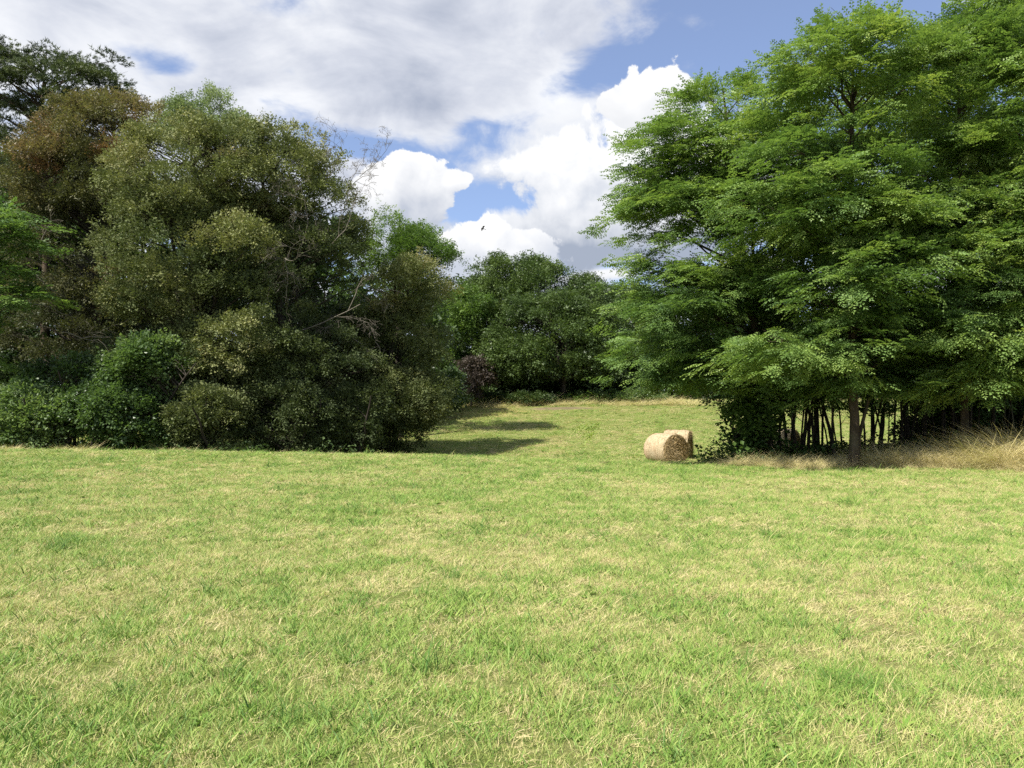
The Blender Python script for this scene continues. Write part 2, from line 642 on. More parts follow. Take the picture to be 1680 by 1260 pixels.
def spray_mesh(name, pos, X, Z, scale, tint, tpls, mat):
    """Copies of leafy twigs joined into one real mesh (with an attribute for leaf colour and painted shade)."""
    n = len(pos)
    X = unit(X)
    Y = unit(np.cross(Z, X))
    Z = np.cross(X, Y)
    which = RNG.integers(0, len(tpls), n)
    Vs, Fs, Ts, off = [], [], [], 0
    for k, (tv, tf, tt) in enumerate(tpls):
        i = np.nonzero(which == k)[0]
        if not len(i):
            continue
        v = pos[i, None, :] + scale[i, None, None] * (tv[None, :, 0:1] * X[i, None, :] + tv[None, :, 1:2] * Y[i, None, :] + tv[None, :, 2:3] * Z[i, None, :])
        m = tv.shape[0]
        f = tf[None] + (np.arange(len(i)) * m)[:, None, None] + off
        Vs.append(v.reshape(-1, 3))
        Fs.append(f.reshape(-1, tf.shape[1]))
        Ts.append((tint[i, None] + tt[None]).ravel())
        off += len(i) * m
    return mesh_np(name, np.concatenate(Vs), np.concatenate(Fs), [mat], np.concatenate(Ts))


def rand_dir(n):
    return unit(RNG.normal(0, 1, (n, 3)))


def clumps_in(env, n, flat=1.0, back=.55, zlow=-1.0):
    """Clump centres spread through the outer half of an ellipsoid; env = centre, radii."""
    c, r = np.asarray(env[0]), np.asarray(env[1])
    out = []
    while len(out) < n:
        u = RNG.normal(0, 1, 3)
        u /= np.linalg.norm(u)
        if u[1] > .35 and RNG.random() < back:
            continue
        if u[2] < zlow:
            continue
        f = RNG.uniform(.5, 1.0) ** .6
        out.append(c + u * r * f)
    return np.array(out)


def foliage(centres, cr, per, squash=.8, out_from=None, droop=0.0, tint=.5, tjit=.13, plate=False, sc=(.8, 1.25)):
    """Twigs of every clump: positions, growth direction, up, scale, tint."""
    P, X, Z, S, T = [], [], [], [], []
    for c in centres:
        r = cr * RNG.uniform(.55, 1.45)
        ani = RNG.uniform(.75, 1.25, 3) * np.array((1, 1, squash))
        n = int(per * RNG.uniform(.75, 1.25) * (r / cr) ** 2)
        ct = tint + RNG.normal(0, tjit)
        v = rand_dir(n)
        v[:, 2] = np.where(v[:, 2] < -.3, -v[:, 2], v[:, 2])
        q = RNG.random(n) ** .30
        # lumps on the clump
        k = 1 + .28 * np.sin(v[:, 0] * 5 + c[0] * 3) * np.sin(v[:, 1] * 4.3 + c[1] * 2) + .18 * np.sin(v[:, 2] * 6 + c[2] + v[:, 0] * 3)
        if plate:
            # a bough: a low dome of drooping fans, each fan a handful of twigs lying the same way
            o = c - out_from
            o[2] *= .3
            o = o / (np.linalg.norm(o) + 1e-6)
            per_fan = 7
            m = max(3, n // per_fan)
            fa = RNG.uniform(0, 2 * np.pi, m)
            fr = np.sqrt(RNG.random(m)) * r * (1 + .25 * np.sin(fa * 3 + c[0] * 5))
            fd = np.stack((np.cos(fa), np.sin(fa), np.zeros(m)), -1)
            fc = c + fd * fr[:, None] + o * (fr * .12)[:, None]
            fc[:, 2] += RNG.normal(0, .11, m) - droop * r * (fr / r) ** 2 - .18 * (fd @ o) * fr
            fz = np.array((0, 0, 1.0)) + fd * (.55 * (fr / r))[:, None] + o * .25 + RNG.normal(0, .16, (m, 3))
            fx = fd + o * .7 + RNG.normal(0, .25, (m, 3))
            fx[:, 2] -= .30 * (fr / r)
            ft = RNG.normal(0, .07, m) + .20 * (fr / r - .55)  # outer fans lighter: young tips, plus a highlight put into the colour
            i = np.repeat(np.arange(m), per_fan)
            n = len(i)
            p = fc[i] + RNG.normal(0, 1, (n, 3)) * np.array((.24, .24, .06))
            x = fx[i] + RNG.normal(0, .45, (n, 3)) * np.array((1, 1, .25))
            z = fz[i] + RNG.normal(0, .15, (n, 3))
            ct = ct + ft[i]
        else:
            p = c + v * (r * q * k)[:, None] * ani + RNG.normal(0, .10 * r, (n, 3))
            o = (c - out_from) if out_from is not None else np.zeros(3)
            o = o / (np.linalg.norm(o) + 1e-6)
            x = v + o * .6 + RNG.normal(0, .35, (n, 3))
            x[:, 2] += .1 - droop
            z = np.array((0, 0, 1.0)) + v * .5 + RNG.normal(0, .4, (n, 3))
        P.append(p); X.append(x); Z.append(z)
        S.append(RNG.uniform(sc[0], sc[1], n))
        T.append(np.clip(ct + RNG.normal(0, .07, n), .02, .98))
    return [np.concatenate(a) for a in (P, X, Z, S, T)]


def limbs(tubes, axis, centres, rmax=.05, kr=.012, sag=.06, reach=.55, tint=.5, tipfork=True):
    """A limb from the trunk axis to every clump centre, forking at the tip."""
    axis = np.asarray(axis, float)
    for c in centres:
        i0 = np.argmin(np.linalg.norm(axis[:, :2] - c[:2], axis=1) * .3 + np.abs(axis[:, 2] - c[2]))
        hd = np.linalg.norm(axis[i0, :2] - c[:2])
        zt = c[2] - hd * reach
        zt = np.clip(zt, axis[0, 2] + (axis[-1, 2] - axis[0, 2]) * .22, axis[-1, 2])
        p0 = np.array([np.interp(zt, axis[:, 2], axis[:, k]) for k in range(3)])
        pts = curve(p0, c, sag, 5, .025)
        L = np.linalg.norm(c - p0)
        r0 = min(rmax, .014 + kr * L)
        tubes.add(pts, np.linspace(r0, .010, 5), 4, tint)
        if tipfork:
            for _ in range(2):
                e = c + (unit(RNG.normal(0, 1, 3)) + unit(c - p0) * .5) * RNG.uniform(.35, .7)
                tubes.add(curve(pts[-2], e, .03, 3, .03), np.linspace(.012, .005, 3), 3, tint)


def trunk_axis(x, y, top, lean=(0, 0), n=9, jit=.06, z0=None):
    b = gz(x, y) - .15 if z0 is None else z0
    t = np.linspace(0, 1, n)
    p = np.stack((x + lean[0] * t ** 1.3, y + lean[1] * t ** 1.3, b + (top - b) * t), -1)
    j = RNG.normal(0, jit, (n, 3)) * np.array((1, 1, 0))
    j[0] = 0
    return p + j


def trunk_tube(tubes, axis, r0, r1=.03, sides=10, flare=.35, tint=.5):
    n = len(axis)
    t = np.linspace(0, 1, n * 2 - 1)
    ax = np.stack([np.interp(t, np.linspace(0, 1, n), axis[:, k]) for k in range(3)], -1)
    r = (r0 * (1 - t) ** .8 + r1) * (1 + flare * np.exp(-t * 22))
    tubes.add(ax, r, sides, tint, wob=.12)


def make_tree(name, label, x, y, top, r0, envs, tpl, leaf, bark='bark_dark', lean=(0, 0), group=None, cat='tree',
              plate=False, cr=.9, per=60, droop=0.0, squash=.8, sc=(.8, 1.25), tjit=.13, extra=None, rmax=.08, back=.55, stems=1, jit=.06, extra_tubes=None, kr=.012, zlow=-1.0, clear=None):
    """envs: list of (centre, radii, clump count, tint)."""
    global RNG
    RNG = np.random.default_rng(zlib.crc32(('%s %.2f' % (label, x)).encode()))
    z = gz(x, y)
    root = thing(name, label, cat, (x, y, z), group)
    tb = Tubes()
    axes = []
    for s in range(stems):
        off = (0, 0) if stems == 1 else (RNG.normal(0, .35), RNG.normal(0, .25))
        ln = lean if stems == 1 else (lean[0] + RNG.normal(0, 1.0), lean[1] + RNG.normal(0, .7))
        ax = trunk_axis(x + off[0], y + off[1], top * (1 if s == 0 else RNG.uniform(.75, .95)), ln, jit=jit)
        trunk_tube(tb, ax, r0 * (1 if s == 0 else .7))
        axes.append(ax)
    parts = []
    for e in envs:
        cs = clumps_in(e[:2], e[2], back=back, zlow=zlow)
        g = ground(cs[:, 0], cs[:, 1])
        cs[:, 2] = np.maximum(cs[:, 2], g + .3)
        ax = axes[0] if stems == 1 else axes[RNG.integers(0, stems)]
        limbs(tb, ax, cs, rmax, kr)
        mid = np.array((x + lean[0] * .5, y, e[0][2] - e[1][2] * .4))
        parts.append(foliage(cs, e[4] if len(e) > 4 else cr, per, squash, mid, droop, e[3], tjit, plate, sc))  # the tint of an envelope also carries painted shade, darker for low clumps
    if extra is not None:
        ex, etint = extra
        ex = np.array(ex)
        limbs(tb, axes[0], ex[:, :3], rmax, kr)
        parts.append(foliage(ex[:, :3], cr, per, squash, np.array((x, y, top * .5)), droop, etint, tjit, plate, sc))
    a = [np.concatenate(k) for k in zip(*parts)]
    g = ground(a[0][:, 0], a[0][:, 1]) + .05
    if clear:        # no twigs hang into this span of x below this height
        ok = ~((a[0][:, 0] > clear[0]) & (a[0][:, 0] < clear[1]) & (a[0][:, 2] < g + clear[2]))
        a = [k[ok] for k in a]
        g = g[ok]
    a[0][:, 2] = np.maximum(a[0][:, 2], g)
    link('trunk', tb.mesh('trunk', M[bark]), root)
    me = spray_mesh('crown', *a, TP[tpl], M[leaf])
    link('crown', me, root)
    return root


def E(px, py, rx, ry, y, depth, n, tint=.5, cr=None):
    """Crown envelope from its outline in the photograph at a distance of y metres."""
    k = y / F
    e = (at(px, py, y), np.array((rx * k, depth, ry * k)), n, tint)
    return e + (cr,) if cr else e


# ------------------------------------------------------------------ ground
def build_ground():
    xs = np.concatenate((-np.geomspace(900, 46, 26), np.arange(-45, 45.1, .9), np.geomspace(46, 900, 26)))
    ys = np.concatenate((np.linspace(-60, -3, 14), np.arange(-2, 30, .8), np.arange(30, 90, 1.2), np.geomspace(91, 1500, 40)))
    X, Y = np.meshgrid(xs, ys)
    Z = ground(X.ravel(), Y.ravel())
    v = np.stack((X.ravel(), Y.ravel(), Z), -1)
    nx = len(xs)
    i = (np.arange(len(ys) - 1)[:, None] * nx + np.arange(nx - 1)[None]).ravel()
    f = np.stack((i, i + 1, i + 1 + nx, i + nx), -1)

    def mat(g):
        pos = g.new('ShaderNodeNewGeometry').outputs['Position']
        sp = g.new('ShaderNodeSeparateXYZ')
        g.L.new(pos, sp.inputs[0])
        big = g.noise(pos, .16, 4, .55)
        mid = g.noise(pos, .75, 5, .6)
        fine = g.noise(pos, 9.0, 6, .7)
        grain = g.noise(g.v('MULTIPLY', pos, (1, .6, 1)), 60.0, 4, .7)
        dry = g.m('ADD', g.m('MULTIPLY', big, .55), g.m('MULTIPLY', mid, .45))
        green = g.mix(fine, (.085, .120, .028), (.20, .235, .062))
        tan = g.mix(fine, (.18, .145, .068), (.37, .305, .145))
        col = g.mix(g.step(dry, .47, .66), green, tan)
        col = g.mix(g.m('MULTIPLY', g.step(grain, .52, .7), .45), col, (.075, .062, .035))
        # bare soil scraped open at the foot of the far wood
        q = g.v('MULTIPLY', g.v('SUBTRACT', pos, (4.3, 71.5, 0)), (1 / 3.6, 1 / 1.3, 0))
        wob = g.m('MULTIPLY', g.m('SUBTRACT', mid, .5), 1.8)
        soil = g.step(g.m('ADD', g.v('LENGTH', q), wob), .65, 1.05, 1, 0)
        col = g.mix(g.m('MULTIPLY', soil, .85), col, g.mix(fine, (.10, .075, .05), (.24, .18, .12)))
        # hay-dry strip left of it
        q = g.v('MULTIPLY', g.v('SUBTRACT', pos, (-3.4, 69.0, 0)), (1 / 6.5, 1 / 4.5, 0))
        strip = g.step(g.m('ADD', g.v('LENGTH', q), wob), .5, 1.2, 1, 0)
        col = g.mix(g.m('MULTIPLY', strip, .6), col, g.mix(fine, (.21, .17, .065), (.33, .26, .10)))
        # fallen straw under the tall dry grass at the foot of the grove
        hay = g.m('MULTIPLY', g.m('MULTIPLY', g.step(g.m('ADD', sp.outputs[1], wob), 21.9, 23.2), g.step(g.m('ADD', sp.outputs[1], wob), 26.5, 24.6)), g.step(sp.outputs[0], 7.4, 9.0))
        col = g.mix(g.m('MULTIPLY', hay, .85), col, g.mix(fine, (.24, .19, .09), (.50, .41, .21)))
        p = g.new('ShaderNodeBsdfPrincipled')
        g.put(p.inputs['Base Color'], col)
        p.inputs['Roughness'].default_value = .95
        p.inputs['Specular IOR Level'].default_value = .1
        bp = g.new('ShaderNodeBump')
        bp.inputs['Strength'].default_value = .9
        bp.inputs['Distance'].default_value = .05
        g.L.new(g.m('ADD', fine, g.m('MULTIPLY', grain, .5)), bp.inputs['Height'])
        g.L.new(bp.outputs[0], p.inputs['Normal'])
        return p.outputs[0]
    me = mesh_np('meadow_ground', v, f, [material('meadow_turf', mat)], smooth=True)
    o = link('meadow_ground', me, kind='structure')
    o['label'] = 'mown meadow ground that dips and rises to the far wood'


build_ground()


# ------------------------------------------------------------------ left wood
def px_x(px, y):
    return (px - 840) / F * y


def zat(py, y):
    return at(840, py, y)[2]


def spots_at(y, *pp):
    return [tuple(at(px, py, y + RNG.normal(0, .4))) for px, py in pp]


make_tree('pine_tree', 'tall dark pine with flat layered boughs, topmost at the upper left', px_x(66, 45), 45, zat(85, 45), .30,
          [E(-20, 130, 90, 55, 45, 3.0, 15, .45), E(110, 160, 85, 55, 45, 3.0, 21, .5), E(150, 150, 45, 55, 45, 2.0, 8, .5),
           E(60, 250, 120, 60, 45, 3.2, 25, .4), E(-10, 330, 90, 90, 45.5, 3, 16, .4)],
          'needle', 'pine', 'bark_brown', plate=True, cr=.95, per=96, droop=-.05, sc=(.85, 1.3), jit=.1,
          extra=(spots_at(45, (60, 215), (120, 212), (170, 205), (140, 185), (70, 85), (35, 98), (100, 100), (185, 100), (190, 130), (200, 155), (165, 112), (5, 90), (130, 115)), .5), kr=.016)
make_tree('locust_tree', 'bright green feathery locust at the left edge of the wood', px_x(-70, 35), 35, zat(330, 35), .14,
          [E(-25, 390, 70, 60, 35, 2, 15, .3), E(-20, 520, 80, 90, 35, 2, 13, .2)], 'locust_far', 'locust', plate=True, cr=1.0, per=40, droop=.2, back=.8,
          extra=(spots_at(34.5, (20, 350), (45, 405), (55, 370), (20, 440), (35, 480)), .32))
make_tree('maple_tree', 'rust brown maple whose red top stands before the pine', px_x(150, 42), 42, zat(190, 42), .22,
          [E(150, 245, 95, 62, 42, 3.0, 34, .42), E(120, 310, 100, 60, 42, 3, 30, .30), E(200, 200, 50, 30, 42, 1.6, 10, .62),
           E(120, 420, 110, 90, 42.5, 2.5, 34, .10), E(110, 540, 120, 80, 42.5, 2.5, 33, .04)], 'maple', 'rust', 'bark_dark', cr=.84, per=74, stems=2, tjit=.2,  # the lowest envelopes have the shade of the wood in their tint
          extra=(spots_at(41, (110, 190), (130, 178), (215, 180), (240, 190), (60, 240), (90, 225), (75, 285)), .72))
make_tree('ash_tree', 'pale grey green ash rising behind the olive maple crowns', px_x(335, 52), 52, zat(190, 52), .3,
          [E(335, 218, 62, 42, 52, 2.6, 24, .55), E(280, 215, 26, 36, 52, 2, 7, .7), E(400, 240, 50, 35, 52, 2, 10, .4), E(340, 330, 120, 110, 53, 3, 25, .3)],
          'maple', 'ash', cr=.72, per=54, stems=1, extra=(spots_at(51, (318, 165), (345, 158), (362, 168), (350, 178), (282, 188), (270, 200), (300, 190), (385, 205), (400, 215), (425, 225)), .75))
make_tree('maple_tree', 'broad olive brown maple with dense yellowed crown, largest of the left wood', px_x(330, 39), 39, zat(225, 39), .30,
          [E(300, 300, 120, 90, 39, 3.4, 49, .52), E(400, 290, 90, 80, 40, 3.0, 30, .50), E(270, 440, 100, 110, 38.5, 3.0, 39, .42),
           E(390, 560, 110, 140, 39, 3.2, 46, .20), E(250, 600, 90, 90, 39, 2, 22, .10), E(350, 580, 60, 50, 37, 1.4, 9, .4)],  # lower clumps tinted darker to paint the shade under the crown
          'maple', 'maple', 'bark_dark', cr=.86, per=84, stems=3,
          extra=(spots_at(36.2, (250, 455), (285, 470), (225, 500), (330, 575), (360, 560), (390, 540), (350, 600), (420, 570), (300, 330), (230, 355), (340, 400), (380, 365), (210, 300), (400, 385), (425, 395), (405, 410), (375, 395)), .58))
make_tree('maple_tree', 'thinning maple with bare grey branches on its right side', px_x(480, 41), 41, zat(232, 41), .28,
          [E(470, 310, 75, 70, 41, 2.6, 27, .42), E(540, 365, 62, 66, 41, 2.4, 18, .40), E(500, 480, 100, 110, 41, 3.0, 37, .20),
           E(530, 640, 110, 90, 40, 3.0, 39, .08)],  # shade at the bottom of the crown is put into the leaf tint
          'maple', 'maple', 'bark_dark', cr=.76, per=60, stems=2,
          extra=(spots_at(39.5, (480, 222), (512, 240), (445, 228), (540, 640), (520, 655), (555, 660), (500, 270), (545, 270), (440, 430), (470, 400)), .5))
make_tree('maple_tree', 'brownish maple drooping to the grass at the right end of the left wood', px_x(640, 45), 45, zat(430, 45), .22,
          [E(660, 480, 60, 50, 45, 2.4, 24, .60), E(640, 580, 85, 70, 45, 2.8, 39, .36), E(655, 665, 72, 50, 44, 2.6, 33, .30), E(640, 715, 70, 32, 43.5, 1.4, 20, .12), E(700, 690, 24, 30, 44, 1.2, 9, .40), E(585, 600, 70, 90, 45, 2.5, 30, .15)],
          'maple', 'maple', cr=.76, per=74, droop=.35, stems=2)
make_tree('maple_tree', 'fresh green maple behind the thinning one, against the clouds', px_x(655, 53), 53, zat(350, 53), .26,
          [E(650, 405, 46, 46, 53, 2.5, 18, .55), E(690, 440, 50, 50, 53, 2.5, 21, .55), E(722, 432, 18, 18, 53, 1.2, 6, .6), E(640, 500, 90, 80, 54, 3, 22, .4)],
          'maple', 'green', cr=.9, per=70)

# dark wood behind, seen only through gaps
for k, (px, y, top) in enumerate(((-40, 56, 260), (110, 58, 300), (230, 60, 290), (450, 60, 320), (560, 61, 400), (330, 66, 330), (40, 66, 300), (640, 66, 470))):
    make_tree('wood_tree', 'dark broadleaf tree deep in the left wood, seen through gaps', px_x(px, y), y, zat(top, y), .28,
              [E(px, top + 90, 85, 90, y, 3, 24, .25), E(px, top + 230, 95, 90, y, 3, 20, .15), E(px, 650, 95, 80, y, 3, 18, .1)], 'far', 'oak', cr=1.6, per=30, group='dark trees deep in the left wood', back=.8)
for k, px in enumerate((-30, 90, 190, 300, 420, 530)):  # added shrubs as dark fill between trunks, the shade is in their tint
    make_tree('shade_fill_shrub', 'low dark evergreen filling the shade between the trunks of the left wood', px_x(px, 46), 46, zat(480, 46), .10,
              [E(px, 600, 75, 120, 46, 1.6, 36, .05)], 'oak', 'oak', cr=.95, per=36, group='dark shade fill added in the left wood', back=.9)

# shrubs at the foot of the left wood
for nm, lab, px, y, top, envs, tp, leaf, per in (
        ('maple_shrub', 'low pale leaved maple shrub at the far left, sunlit over the grass', 55, 33.8, 655, [E(40, 700, 78, 44, 33.8, 1.4, 40, .78)], 'bush', 'bush', 40),
        ('maple_shrub', 'broad shrub with larger fresh green leaves, third of the left thicket', 230, 35.5, 575, [E(240, 615, 50, 50, 35.5, 1.3, 30, .55), E(205, 690, 80, 50, 35, 1.5, 40, .42)], 'bush', 'bush', 44),
        ('hazel_shrub', 'shaded dark green shrub between the pale and the large leaved ones', 120, 36, 600, [E(110, 650, 75, 70, 36, 1.4, 40, .18)], 'bush', 'bush', 40),
        ('hazel_shrub', 'grey green rounded shrub under the olive maple', 340, 35.5, 650, [E(335, 690, 52, 46, 35.5, 1.3, 34, .30)], 'maple', 'maple', 60),
        ('hazel_shrub', 'dark shrub in deep shade under the thinning maple', 470, 37.5, 640, [E(460, 690, 80, 58, 37.5, 1.5, 44, .10)], 'maple', 'maple', 50),
        ('hazel_shrub', 'darkest shrub at the right foot of the left wood', 575, 39.5, 650, [E(560, 700, 60, 55, 39.5, 1.5, 36, .06)], 'maple', 'maple', 50)):
    make_tree(nm, lab, px_x(px, y), y, zat(top, y), .06, envs, tp, leaf, cr=.52, per=per, stems=3, cat='shrub', rmax=.03)


RNG = np.random.default_rng(79)
# dead boughs: part of the trees that carry them
def twiggy(tubes, p, d, L, r, depth, tint=.5):
    p = np.asarray(p, float)
    d = unit(np.asarray(d, float))
    n = 6
    pts = [p]
    for i in range(n):
        d = unit(d + RNG.normal(0, .20, 3) + np.array((0, 0, -.03)))
        pts.append(pts[-1] + d * L / n)
    tubes.add(pts[::1 if depth > 1 else 3], np.linspace(r, r * .45, n + 1)[::1 if depth > 1 else 3], 5 if r > .02 else 3, tint)
    if depth:
        for i in range(RNG.integers(3, 6)):
            k = RNG.integers(1, n + 1)
            dd = unit(d + RNG.normal(0, .75, 3))
            twiggy(tubes, pts[k], dd, L * RNG.uniform(.35, .62), max(r * .5, .006), depth - 1, tint)


trees = {o['label'].split(' with')[0]: o for o in COL.objects if o.get('label')}


def dead(key, spots, mat='bark_pale'):
    root = next(o for k, o in trees.items() if key in k)
    for (px, py, y, dx, dz, L, r, dep) in spots:
        tb = Tubes()
        twiggy(tb, at(px, py, y), (dx, RNG.normal(-.25, .2), dz), L, r, dep)
        link('dead_branch', tb.mesh('dead_branch', M[mat]), root)


dead('thinning', [(470, 560, 38.9, .75, .7, 4.2, .036, 4), (450, 470, 38.9, .25, 1, 4.0, .036, 4), (560, 330, 40.5, .6, .8, 2.6, .025, 4), (590, 290, 41, .5, .9, 2.4, .02, 4), (530, 300, 39.2, .4, .9, 2.6, .022, 4),
                  (545, 400, 39, .9, .2, 3.0, .025, 4), (490, 420, 39, .5, .8, 3.4, .026, 4), (575, 300, 41, .5, .9, 1.8, .02, 4)])
dead('rust', [(60, 450, 37.5, .8, -.5, 2.0, .03, 2), (55, 500, 37, 1, .05, 2.2, .03, 2), (100, 545, 36, 1, -.1, 2.6, .03, 2), (125, 590, 35.8, 1, .1, 2.4, .03, 2), (65, 400, 40, .5, .9, 1.5, .03, 2)])
dead('drooping', [(560, 545, 42, 1, -.4, 2.6, .03, 2), (600, 480, 42, .9, .2, 2.2, .03, 3), (615, 560, 42, .8, -.6, 2.0, .03, 2)])

# ------------------------------------------------------------------ far wood in the middle
oak = dict(tpl='oak', leaf='oak', cr=1.15, per=58)
make_tree('oak_tree', 'tall rounded oak at the back of the far wood, highest in the middle', px_x(850, 84), 84, zat(425, 84), .4,
          [E(850, 500, 76, 74, 84, 5, 66, .52), E(800, 520, 50, 66, 84, 4, 30, .45), E(880, 470, 50, 36, 84, 3, 24, .55), E(830, 610, 80, 50, 83, 4, 30, .2)], **oak)
make_tree('oak_tree', 'wide dark oak at the front of the far wood over the slope', px_x(920, 78), 78, zat(480, 78), .25,
          [E(900, 560, 92, 72, 78, 5, 80, .42), E(960, 540, 60, 56, 79, 4, 36, .42), E(850, 595, 56, 38, 76.5, 3, 30, .45), E(985, 590, 45, 42, 77, 3, 26, .30)], stems=3, **oak)
make_tree('oak_tree', 'smaller oak right of the wide dark one, beside the locust grove', px_x(975, 86), 86, zat(460, 86), .3,
          [E(970, 505, 46, 40, 86, 4, 30, .45), E(1020, 525, 50, 45, 86, 4, 30, .4), E(1060, 560, 60, 60, 84, 4, 28, .35), E(990, 610, 90, 45, 83, 4, 34, .1)], **oak)
make_tree('maple_tree', 'light green tree in the gap between the left wood and the far oaks', px_x(745, 80), 80, zat(490, 80), .3,
          [E(742, 545, 40, 55, 80, 4, 40, .60), E(775, 510, 28, 33, 80, 3, 14, .5), E(735, 620, 40, 40, 80, 3, 20, .2)], 'oak', 'green', cr=1.0, per=50)
make_tree('purple_shrub', 'dark purple leaved small tree at the left edge of the far wood', px_x(773, 74), 74, zat(595, 74), .10,
          [E(773, 630, 27, 34, 74, 1.5, 22, .45)], 'oak', 'purple', cr=.6, per=34, cat='shrub')
make_tree('elder_shrub', 'bright green shrub left of the purple one at the meadow edge', px_x(738, 71), 71, zat(615, 71), .08,
          [E(738, 645, 20, 28, 71, 1.5, 24, .7)], 'oak', 'bush', cr=.55, per=34, cat='shrub', stems=2)
for k, (px, y, top) in enumerate(((700, 92, 520), (780, 96, 480), (1100, 92, 520), (1180, 90, 520), (930, 98, 500), (1040, 100, 500), (1270, 90, 500), (1400, 92, 500), (1530, 95, 500), (1660, 95, 490), (860, 94, 560), (990, 93, 560))):
    make_tree('wood_tree', 'dark broadleaf tree at the back of the far wood, mostly hidden', px_x(px, y), y, zat(top, y), .3,
              [E(px, top + 50, 66, 55, y, 4, 24, .25), E(px, 620, 75, 50, y - 2, 4, 26, .1)], 'far', 'oak', cr=1.6, per=30, group='trees at the back of the far wood', back=.85)
for k, (px, y, lab) in enumerate(((800, 76.5, 'low bramble shrub in front of the shaded oak trunks'), (872, 74.5, 'low dark weed clump above the bare soil'), (1045, 76, 'pale yellow green shrub at the edge beside the locust leaves'),
                                  (985, 77, 'low green shrub right of the bare soil'))):
    x = px_x(px, y)
    make_tree('bramble', lab, x, y, gz(x, y) + .9, .03, [((x, y, gz(x, y) + .25), ((1.9, 2.2, 2.6, 2.6)[k], .9, .6), 24, (.2, .3, .75, .55)[k])], 'bush', 'bush' if k > 1 else 'oak', cr=.35, per=30, cat='shrub', stems=2)
for k, px in enumerate((790, 850, 930, 1010)):  # added understory closing bright gaps, tinted dark to stand for shade
    x = px_x(px, 80.5)
    make_tree('shade_fill_shrub', 'dark evergreen shrub in the shade below the far oaks', x, 80.5, gz(x, 80.5) + 4.5, .08,
              [((x, 80.5, gz(x, 80.5) + 2.2), (2.6, 1.2, 2.2), 30, .04)], 'oak', 'oak', cr=.9, per=40, group='dark shade fill added below the far oaks', back=.9)

# ------------------------------------------------------------------ locust grove on the right
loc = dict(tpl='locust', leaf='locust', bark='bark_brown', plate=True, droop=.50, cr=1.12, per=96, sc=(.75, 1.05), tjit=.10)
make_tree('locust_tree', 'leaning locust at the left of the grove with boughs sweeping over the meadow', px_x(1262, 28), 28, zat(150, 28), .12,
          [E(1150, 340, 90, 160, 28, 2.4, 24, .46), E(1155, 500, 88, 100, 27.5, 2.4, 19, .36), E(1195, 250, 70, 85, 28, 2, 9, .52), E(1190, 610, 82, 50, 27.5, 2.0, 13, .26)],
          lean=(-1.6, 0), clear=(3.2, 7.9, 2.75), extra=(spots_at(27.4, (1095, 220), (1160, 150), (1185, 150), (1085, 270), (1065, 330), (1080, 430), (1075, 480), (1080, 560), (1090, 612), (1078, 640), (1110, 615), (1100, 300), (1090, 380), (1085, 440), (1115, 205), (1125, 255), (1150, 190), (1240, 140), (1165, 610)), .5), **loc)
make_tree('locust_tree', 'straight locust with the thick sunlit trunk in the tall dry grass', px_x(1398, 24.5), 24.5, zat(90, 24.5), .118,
          [E(1390, 180, 105, 100, 24.5, 2.2, 18, .53), E(1340, 320, 130, 100, 24.5, 2.3, 19, .48), E(1390, 460, 140, 80, 24.3, 2.3, 16, .40), E(1380, 100, 64, 50, 24.5, 1.6, 6, .58), E(1390, 580, 120, 40, 25.2, 2.0, 11, .3)],  # darker tint on the lower boughs paints their shade
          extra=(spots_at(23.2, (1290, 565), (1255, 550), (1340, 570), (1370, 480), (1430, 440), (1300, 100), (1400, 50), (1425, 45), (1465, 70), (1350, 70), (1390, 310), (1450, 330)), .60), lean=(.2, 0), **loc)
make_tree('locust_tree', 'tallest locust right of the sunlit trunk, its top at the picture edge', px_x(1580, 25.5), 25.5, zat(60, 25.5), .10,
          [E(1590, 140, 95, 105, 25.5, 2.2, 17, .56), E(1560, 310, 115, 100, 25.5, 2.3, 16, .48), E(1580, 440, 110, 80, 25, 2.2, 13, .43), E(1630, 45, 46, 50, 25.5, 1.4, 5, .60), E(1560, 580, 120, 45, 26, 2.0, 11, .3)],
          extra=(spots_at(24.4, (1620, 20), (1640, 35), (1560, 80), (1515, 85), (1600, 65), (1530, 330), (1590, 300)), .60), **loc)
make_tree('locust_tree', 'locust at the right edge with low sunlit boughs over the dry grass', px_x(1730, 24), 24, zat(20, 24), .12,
          [E(1700, 160, 90, 120, 24, 2.2, 13, .56), E(1690, 350, 90, 90, 24, 2.2, 12, .48), E(1645, 555, 80, 58, 24.2, 1.6, 13, .50), E(1720, 500, 100, 80, 24, 2.2, 10, .48)], extra=(spots_at(23.3, (1600, 545), (1640, 520), (1665, 560), (1605, 590), (1575, 605), (1650, 600), (1560, 520), (1660, 420), (1620, 440)), .6), **loc)  # low boughs get a lighter tint, sunlight painted into the leaf colour
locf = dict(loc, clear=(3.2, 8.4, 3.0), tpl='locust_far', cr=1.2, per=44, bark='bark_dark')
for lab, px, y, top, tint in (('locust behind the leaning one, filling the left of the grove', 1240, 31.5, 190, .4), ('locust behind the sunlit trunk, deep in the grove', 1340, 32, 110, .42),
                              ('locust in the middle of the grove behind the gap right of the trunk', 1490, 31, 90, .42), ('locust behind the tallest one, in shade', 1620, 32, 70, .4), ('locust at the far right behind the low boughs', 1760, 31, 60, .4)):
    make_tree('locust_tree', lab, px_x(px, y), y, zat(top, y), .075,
              [E(px, top + 130, 85, 130, y, 2.2, 28, tint), E(px, top + 340, 100, 110, y, 2.2, 30, tint - .12), E(px, 590, 100, 55, y, 2.2, 26, .06)], **locf)  # bottom boughs carry canopy shade as a dark leaf tint
